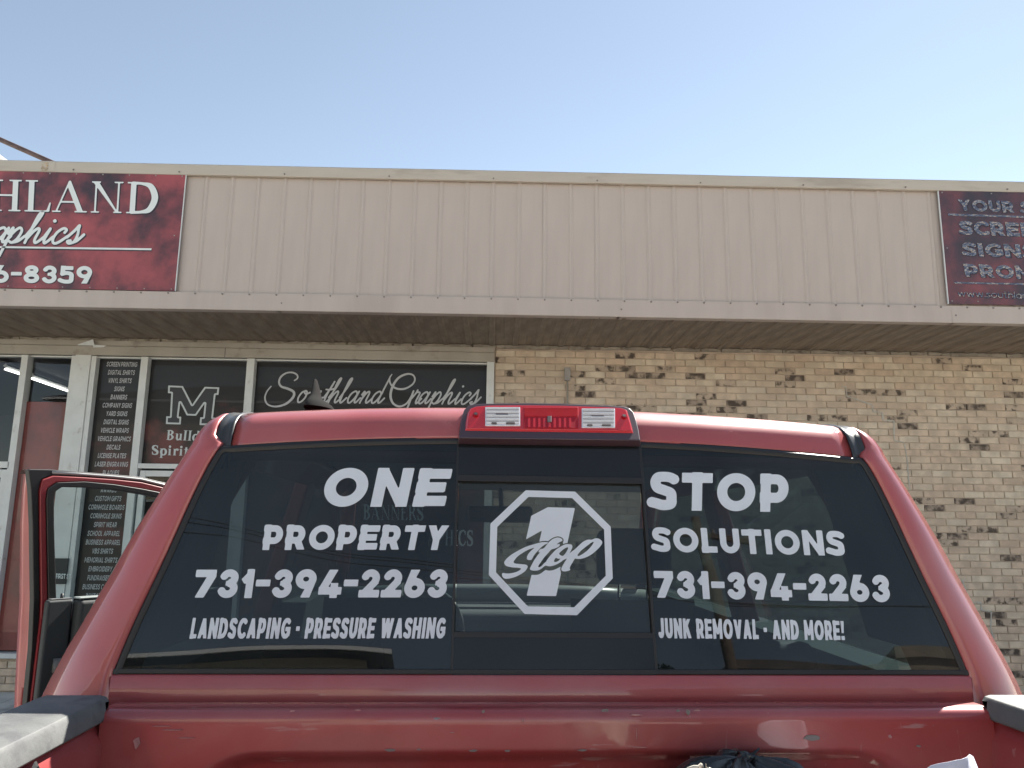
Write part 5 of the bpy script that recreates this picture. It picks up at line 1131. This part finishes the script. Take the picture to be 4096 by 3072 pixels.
GE = [(222,2825),(222,2600),(222,2401),(213,2100),(213,2000),(220,1965),(245,1948),(334,1950),(452,1960),(570,1978),(665,1998),(760,2025),(860,2058)]
OK_ = [(76,2832),(86,2600),(97,2400),(100,2100),(108,1960),(116,1884),(203,1876),(334,1886),(452,1895),(565,1906),(665,1929),(760,1954),(860,1984)]
def dstrip(A, B, v0, v1, name, m_, va=0, smooth=True, bev=.003):
    a = [dl(*p, v=va) for p in A]; b = [dl(*p, v=va) for p in B]
    g = MB(); g.grid([[P3(*p, v0) for p in a], [P3(*p, v1) for p in a], [P3(*p, v1) for p in b], [P3(*p, v0) for p in b], [P3(*p, v0) for p in a]])
    return part(name, g, m_, od, bevel=bev)
dstrip(SO, SI, -.030, -.006, 'outer_seal', M['rubber']); dstrip(SI, RI, -.035, .002, 'inner_frame', M['redin']); dstrip(RI, GE, -.02, .008, 'window_seal', M['rubber'])
a = [dl(*p) for p in SO[:6]]; b = [dl(*p, v=-.05) for p in OK_[:6]]
g = MB(); g.grid([[P3(*p, -.02) for p in a], [P3(p[0]-.012, p[1], -.05) for p in b], [P3(*p, -.055) for p in b], [P3(p[0]+.002, p[1], -.075) for p in b], [P3(p[0]-.02, p[1], -.080) for p in b]]); part('door_edge', g, M['red'], od, smooth=True)
a = [dl(*p) for p in SO[5:]]; g = MB(); g.grid([[P3(p[0], p[1]-.003, -.024) for p in a], [P3(p[0], p[1]-.0, -.045) for p in a], [P3(p[0], p[1]-.012, -.060) for p in a]]); part('frame_edge', g, M['ditch'], od, smooth=True)
a = [dl(*p) for p in [(212,1889),(334,1897),(452,1906),(565,1917),(665,1941),(760,1966)]]; g = MB(); g.tube([P3(*p, -.006) for p in a], .0045, 6); part('seal_highlight', g, mat('seal_highlight_grey', (.32, .32, .32), .35, coat=.4), od, smooth=True)  # grey bead paints the silver highlight along the black outer seal
ge = [dl(*p) for p in GE[2:]]; umin = 0.06
g = MB(); poly = [P3(*p, -.012) for p in ge]+[P3(umin, ge[-1][1], -.012), P3(umin, ge[0][1], -.012)]; g.add(poly, [tuple(range(len(poly)))]); part('door_glass', g, M['doorglass'], od, fix=False)
u1, zb = dl(182, 2401, .02); u2, _ = dl(290, 2401, .02)
g = MB(); g.box(u2, u1-.002, .004, .03, .62, zb); part('door_trim', g, M['trim'], od, bevel=.008)
g = MB(); g.box(umin, u2-.003, .006, .055, .62, zb-.002); part('door_trim', g, M['trim'], od, bevel=.014, seg=3)
g = MB(); g.box(umin, u2-.006, .010, .05, zb-.001, zb+.004); part('trim_ledge', g, mat('ledge_highlight', (.33, .37, .36), .35, coat=.3), od, bevel=.002)  # pale ledges paint the lit top of the black door trim
g = MB(); g.box(u2+.004, u1-.012, .008, .026, zb-.001, zb+.0025); part('trim_ledge', g, M['trim2'], od, bevel=.001)
k1 = dl(250, 2395, .02); g = MB(); g.tube([P3(k1[0], k1[1]-.006, .015), P3(k1[0], k1[1]+.014, .015)], .0042, 8); part('lock_knob', g, M['black'], od, smooth=True)
k2 = dl(262, 2655, .03); g = MB(); g.tube([P3(k2[0]+.035, k2[1], .035), P3(k2[0]-.15, k2[1], .05)], .019, 10); part('arm_rest', g, M['trim2'], od, smooth=True)
g = MB(); uu = dl(140, 2400)[0]; g.box(umin, uu-.012, -.085, -.05, .60, 1.36); part('door_skin', g, M['red'], od, bevel=.01)
g = MB(); g.box(umin, uu-.02, -.05, .004, .62, zb-.05); part('door_core', g, M['redin'], od)

# ================================================================== things in the bed
from mathutils import noise as mn
def tw(p):                                            # truck frame -> world
    p = np.array(p, float); return TO+TX*p[0]+TY*p[1]+np.array([0, 0, p[2]])
def flaps(cx, cy, cz, n, size, seed):
    g = MB(); r = random.Random(seed)
    for k in range(n):
        a = r.uniform(0, 6.28); tl = r.uniform(.2, 1.1); s_ = size*r.uniform(.6, 1.2); rows_ = []
        dx, dy, dz = math.cos(a)*math.cos(tl), math.sin(a)*math.cos(tl), math.sin(tl); sx, sy = -math.sin(a), math.cos(a)
        for i in range(7):
            t = i/6; wv = (.35+.75*t)*s_; row = []
            for j in range(9):
                u = (j/8-.5); q = Vector((k*3.1+t*1.7, u*3.2, seed)); f = mn.noise(q)*s_*.45+math.sin(u*11+k)*s_*.12*(.3+t)
                row.append((cx+dx*t*s_+sx*u*wv+dz*f, cy+dy*t*s_+sy*u*wv, cz+dz*t*s_-.25*t*t*s_+f*.8))
            rows_.append(row)
        g.grid(rows_)
    return g
M['bag'] = mat('black_bag_plastic', (.016, .018, .020), .30, coat=.35, bump=.9, bscale=38, bdist=.006, detail=3)
M['bagw'] = mat('pale_bag_plastic', (.62, .58, .50), .35, coat=.3, bump=.8, bscale=45, bdist=.005, detail=3, var=.12, vscale=25)
yb = -.19
c = thit(2985, 3010, (0, yb, 0), (0, 1, 0)); cz = c[2]
b1 = thing('rubbish_bag', 'crumpled black plastic rubbish bag poking up in the truck bed', 'bag', tuple(tw((c[0], yb, .912))), TYAW)
def gather(R, h, folds, seed, squash=(1, 1)):
    """plastic drawn together in folds below a twisted neck; origin at the neck"""
    g = MB(); rr = []
    for k, t in enumerate([0, .03, .07, .12, .18, .25, .33, .42, .52, .64, .78, .9, 1.0]):
        row = []
        for i in range(96):
            ph = 2*math.pi*i/96; q = Vector((math.cos(ph)*1.6, math.sin(ph)*1.6, seed)); w = mn.noise(q+Vector((0, 0, t*1.4)))
            f = math.sin(ph*folds+w*5+t*2.2); f2 = mn.noise(Vector((math.cos(ph)*5, math.sin(ph)*5, seed+t*4)))
            r = .009+R*max(0, t-.05)**.62*(1+.13*f*(1-.5*t)+.16*f2+.14*w)
            z = -h*max(0, t-.02)**1.5*(1+.25*w)+.010*f*(.2+t)*(1-.4*t)+.012*f2
            row.append((r*math.cos(ph)*squash[0], r*math.sin(ph)*squash[1], z))
        rr.append(row)
    g.grid(rr, True); return g
zt = cz-.912
ga = gather(.145, .13, 9, 3.7, (1.2, .9)); gbod = [(x-.008, y, z+zt-.006) for x, y, z in ga.v]
g = MB(); g.add(gbod, ga.f); part('bag_body', g, M['bag'], b1, smooth=True, fix=False)
g = MB(); g.tube([(-.010, 0, zt-.030), (-.006, -.002, zt-.016), (-.002, -.004, zt-.008)], [.013, .009, .012], 12); part('bag_neck', g, M['bag'], b1, smooth=True)
g = flaps(-.002, -.004, zt-.014, 5, .026, 21); part('bag_end', g, M['bag'], b1, smooth=True, kind='stuff')
g = flaps(.060, -.012, zt-.042, 4, .026, 8); part('loose_fold', g, M['bag'], b1, smooth=True, kind='stuff')
c = thit(2822, 3058, (0, -.50, 0), (0, 1, 0)); cz = c[2]
b2 = thing('pale_bag', 'pale translucent plastic bag beside the black bag at the bottom edge', 'bag', tuple(tw((c[0], -.50, .912))), TYAW)
zt = cz-.912; ga = gather(.062, .15, 8, 9.1, (1, 1)); g = MB(); g.add([(x, y, z+zt-.010) for x, y, z in ga.v], ga.f); part('bag_body', g, M['bagw'], b2, smooth=True, fix=False)
f1 = flaps(0, -.01, cz-.912-.018, 3, .014, 12); part('bag_knot', f1, M['bagw'], b2, smooth=True, kind='stuff')
g = MB(); T_ = [thit(*p, (0, -.40, 0), (0, 1, 0)) for p in ((3722, 3090), (3742, 3062), (3800, 3030), (3886, 3009), (3932, 3085))]
pc = thing('paper_sheet', 'white sheet of paper standing in the right corner of the truck bed', 'paper', tuple(tw((T_[4][0], -.40, .915))), TYAW)
q = [np.array(t)-np.array((T_[4][0], -.40, .915)) for t in T_]
bl_, br_ = np.array((q[0][0]-.12, .05, .01)), np.array((q[4][0]+.04, .05, .01))
rows_ = []
for v in np.linspace(0, 1, 10):
    row = []
    for k, t in enumerate(np.linspace(0, 1, 10)):
        i = min(int(t*4), 3); top = q[i]+(q[i+1]-q[i])*(t*4-i) if t < .8 else q[3]+(q[4]-q[3])*((t-.8)/.2*.85)
        top = q[0]+(q[1]-q[0])*min(t/.15, 1) if t < .15 else q[1]+(q[2]-q[1])*((t-.15)/.3) if t < .45 else q[2]+(q[3]-q[2])*((t-.45)/.4) if t < .85 else q[3]+(q[4]-q[3])*((t-.85)/.15)
        bot = bl_+(br_-bl_)*t; p = bot+(top-bot)*v; p = p+np.array((0, .014*math.sin(t*5+v*2)*v, 0)); row.append(p)
    rows_.append(row)
g.grid(rows_); po = part('sheet', g, mat('paper', (.66, .67, .76), .6), pc, smooth=True, fix=False); sm = po.modifiers.new('t', 'SOLIDIFY'); sm.thickness = .0008

# ================================================================== across the street (seen only as reflections)
def building(x0, x1, y0, y1, z, name, label, wallm, roofm, roofh, eave=.4):
    t = thing(name, label, 'building', ((x0+x1)/2, y1, -.13)); X0, X1 = x0-(x0+x1)/2, x1-(x0+x1)/2
    g = MB(); g.box(X0, X1, y0-y1, 0, 0, z+.13); part('wall', g, wallm, t)
    e = eave; g = MB(); Z = z+.13
    if roofh:
        cx = (X0+X1)/2; yy = (y0-y1)/2; h = roofh; ins = min((X1-X0)*.25, 4)
        g.add([(X0-e, e, Z+.12), (X1+e, e, Z+.12), (X1+e, y0-y1-e, Z+.12), (X0-e, y0-y1-e, Z+.12), (X0+ins, yy, Z+.12+h), (X1-ins, yy, Z+.12+h)], [(0, 1, 5, 4), (1, 2, 5), (2, 3, 4, 5), (3, 0, 4)]); part('roof', g, roofm, t)
        g = MB(); g.box(X0-e, X1+e, y0-y1-e, e, Z+.001, Z+.118); part('eave', g, M['black'], t)
        g = MB(); g.box(X0-e, X1+e, e+.001, e+.05, Z+.02, Z+.10); part('gutter', g, M['white'], t)
    else:
        g = MB(); g.box(X0-.1, X1+.1, y0-y1-.1, .1, Z+.001, Z+.22); part('parapet', g, roofm, t)
    n = int((X1-X0)/2.6)
    for k in range(n):
        xc = X0+(k+.5)*(X1-X0)/n; g = MB(); g.box(xc-.6, xc+.6, -.02, .03, 1.0, 2.5); wd = part('window', g, M['white'], t); g = MB(); g.box(xc-.53, xc+.53, .031, .036, 1.07, 2.43); part('pane', g, M['blackglass'], wd)
    return t
tanw = mat('stucco_wall', (.46, .40, .30), .9, var=.06, bump=.2, bscale=40); darkw = mat('dark_brick', (.11, .085, .07), .9, var=.2, vscale=3); midw = mat('weathered_brick_wall', (.27, .22, .16), .9, var=.15, vscale=2); shing = mat('dark_shingles', (.045, .045, .045), .9, var=.2, vscale=8)
building(-17, -1.2, -24, -14, 6.12, 'tan_building', 'tan rendered building with a dark hipped roof across the lot, behind the camera', tanw, shing, 1.5, .5)
building(7.0, 10.6, -25, -14.5, 6.55, 'dark_building', 'dark brick building across the lot, behind the camera to the right', darkw, darkw, 0)
building(10.9, 24, -25, -14.2, 6.75, 'weathered_building', 'weathered two-tone brick building at the far right behind the camera', midw, midw, 0)
t = thing('utility_pole', 'brown wooden utility pole with a crossarm behind the camera', 'pole', (6.35, -13.2, -.13)); wood = mat('pole_wood', (.12, .085, .06), .9, var=.2, vscale=9)
g = MB(); g.tube([(0, 0, 0), (0, 0, 9.6)], [.15, .11], 10); part('pole', g, wood, t, smooth=True)
g = MB(); g.box(-1.1, 1.1, -.06, .06, 9.0, 9.12); part('crossarm', g, wood, t)
for x in (-1, -.35, .35, 1):
    g = MB(); g.tube([(x, 0, 9.12), (x, 0, 9.26)], .04, 8); part('insulator', g, M['galv'], t)
wr = MB()
for x, z in ((-1, 9.27), (.35, 9.27), (1, 9.27)):
    P = [(6.35+x-14+28*k/16, -13.2-.2*k, z-.9+((k-8)/8)**2*.9-.13) for k in range(17)]; 
    g = MB(); g.tube(P, .012, 5); tag(part('power_line', g, M['black']), ('upper left', 'middle', 'upper right')[(-1, .35, 1).index(x)]+' power line sagging between poles behind the camera', 'cable')
t = thing('small_tree', 'small dark green tree standing between the buildings behind the camera', 'tree', (5.2, -14.5, -.13))
g = MB(); g.tube([(0, 0, 0), (.08, .03, 2.4), (-.05, 0, 4.4)], [.14, .10, .05], 8); part('trunk', g, wood, t, smooth=True)
g = MB(); r = random.Random(5)
for k in range(2600):
    a = Vector((r.gauss(0, 1), r.gauss(0, 1), r.gauss(0, 1))).normalized()*r.random()**.4; c = Vector((a.x*.75, a.y*.75, 5.1+a.z*1.55)); c += Vector((mn.noise(c*1.5), mn.noise(c*1.5+Vector((5, 0, 0))), 0))*.5
    u = Vector((r.gauss(0, 1), r.gauss(0, 1), r.gauss(0, 1))).normalized()*.07; v = u.cross(Vector((r.gauss(0, 1), r.gauss(0, 1), r.gauss(0, 1)))).normalized()*.05; g.add([c-u, c+v, c+u, c-v], [(0, 1, 2, 3)])
part('crown', g, M['green'], t, fix=False, kind='stuff')
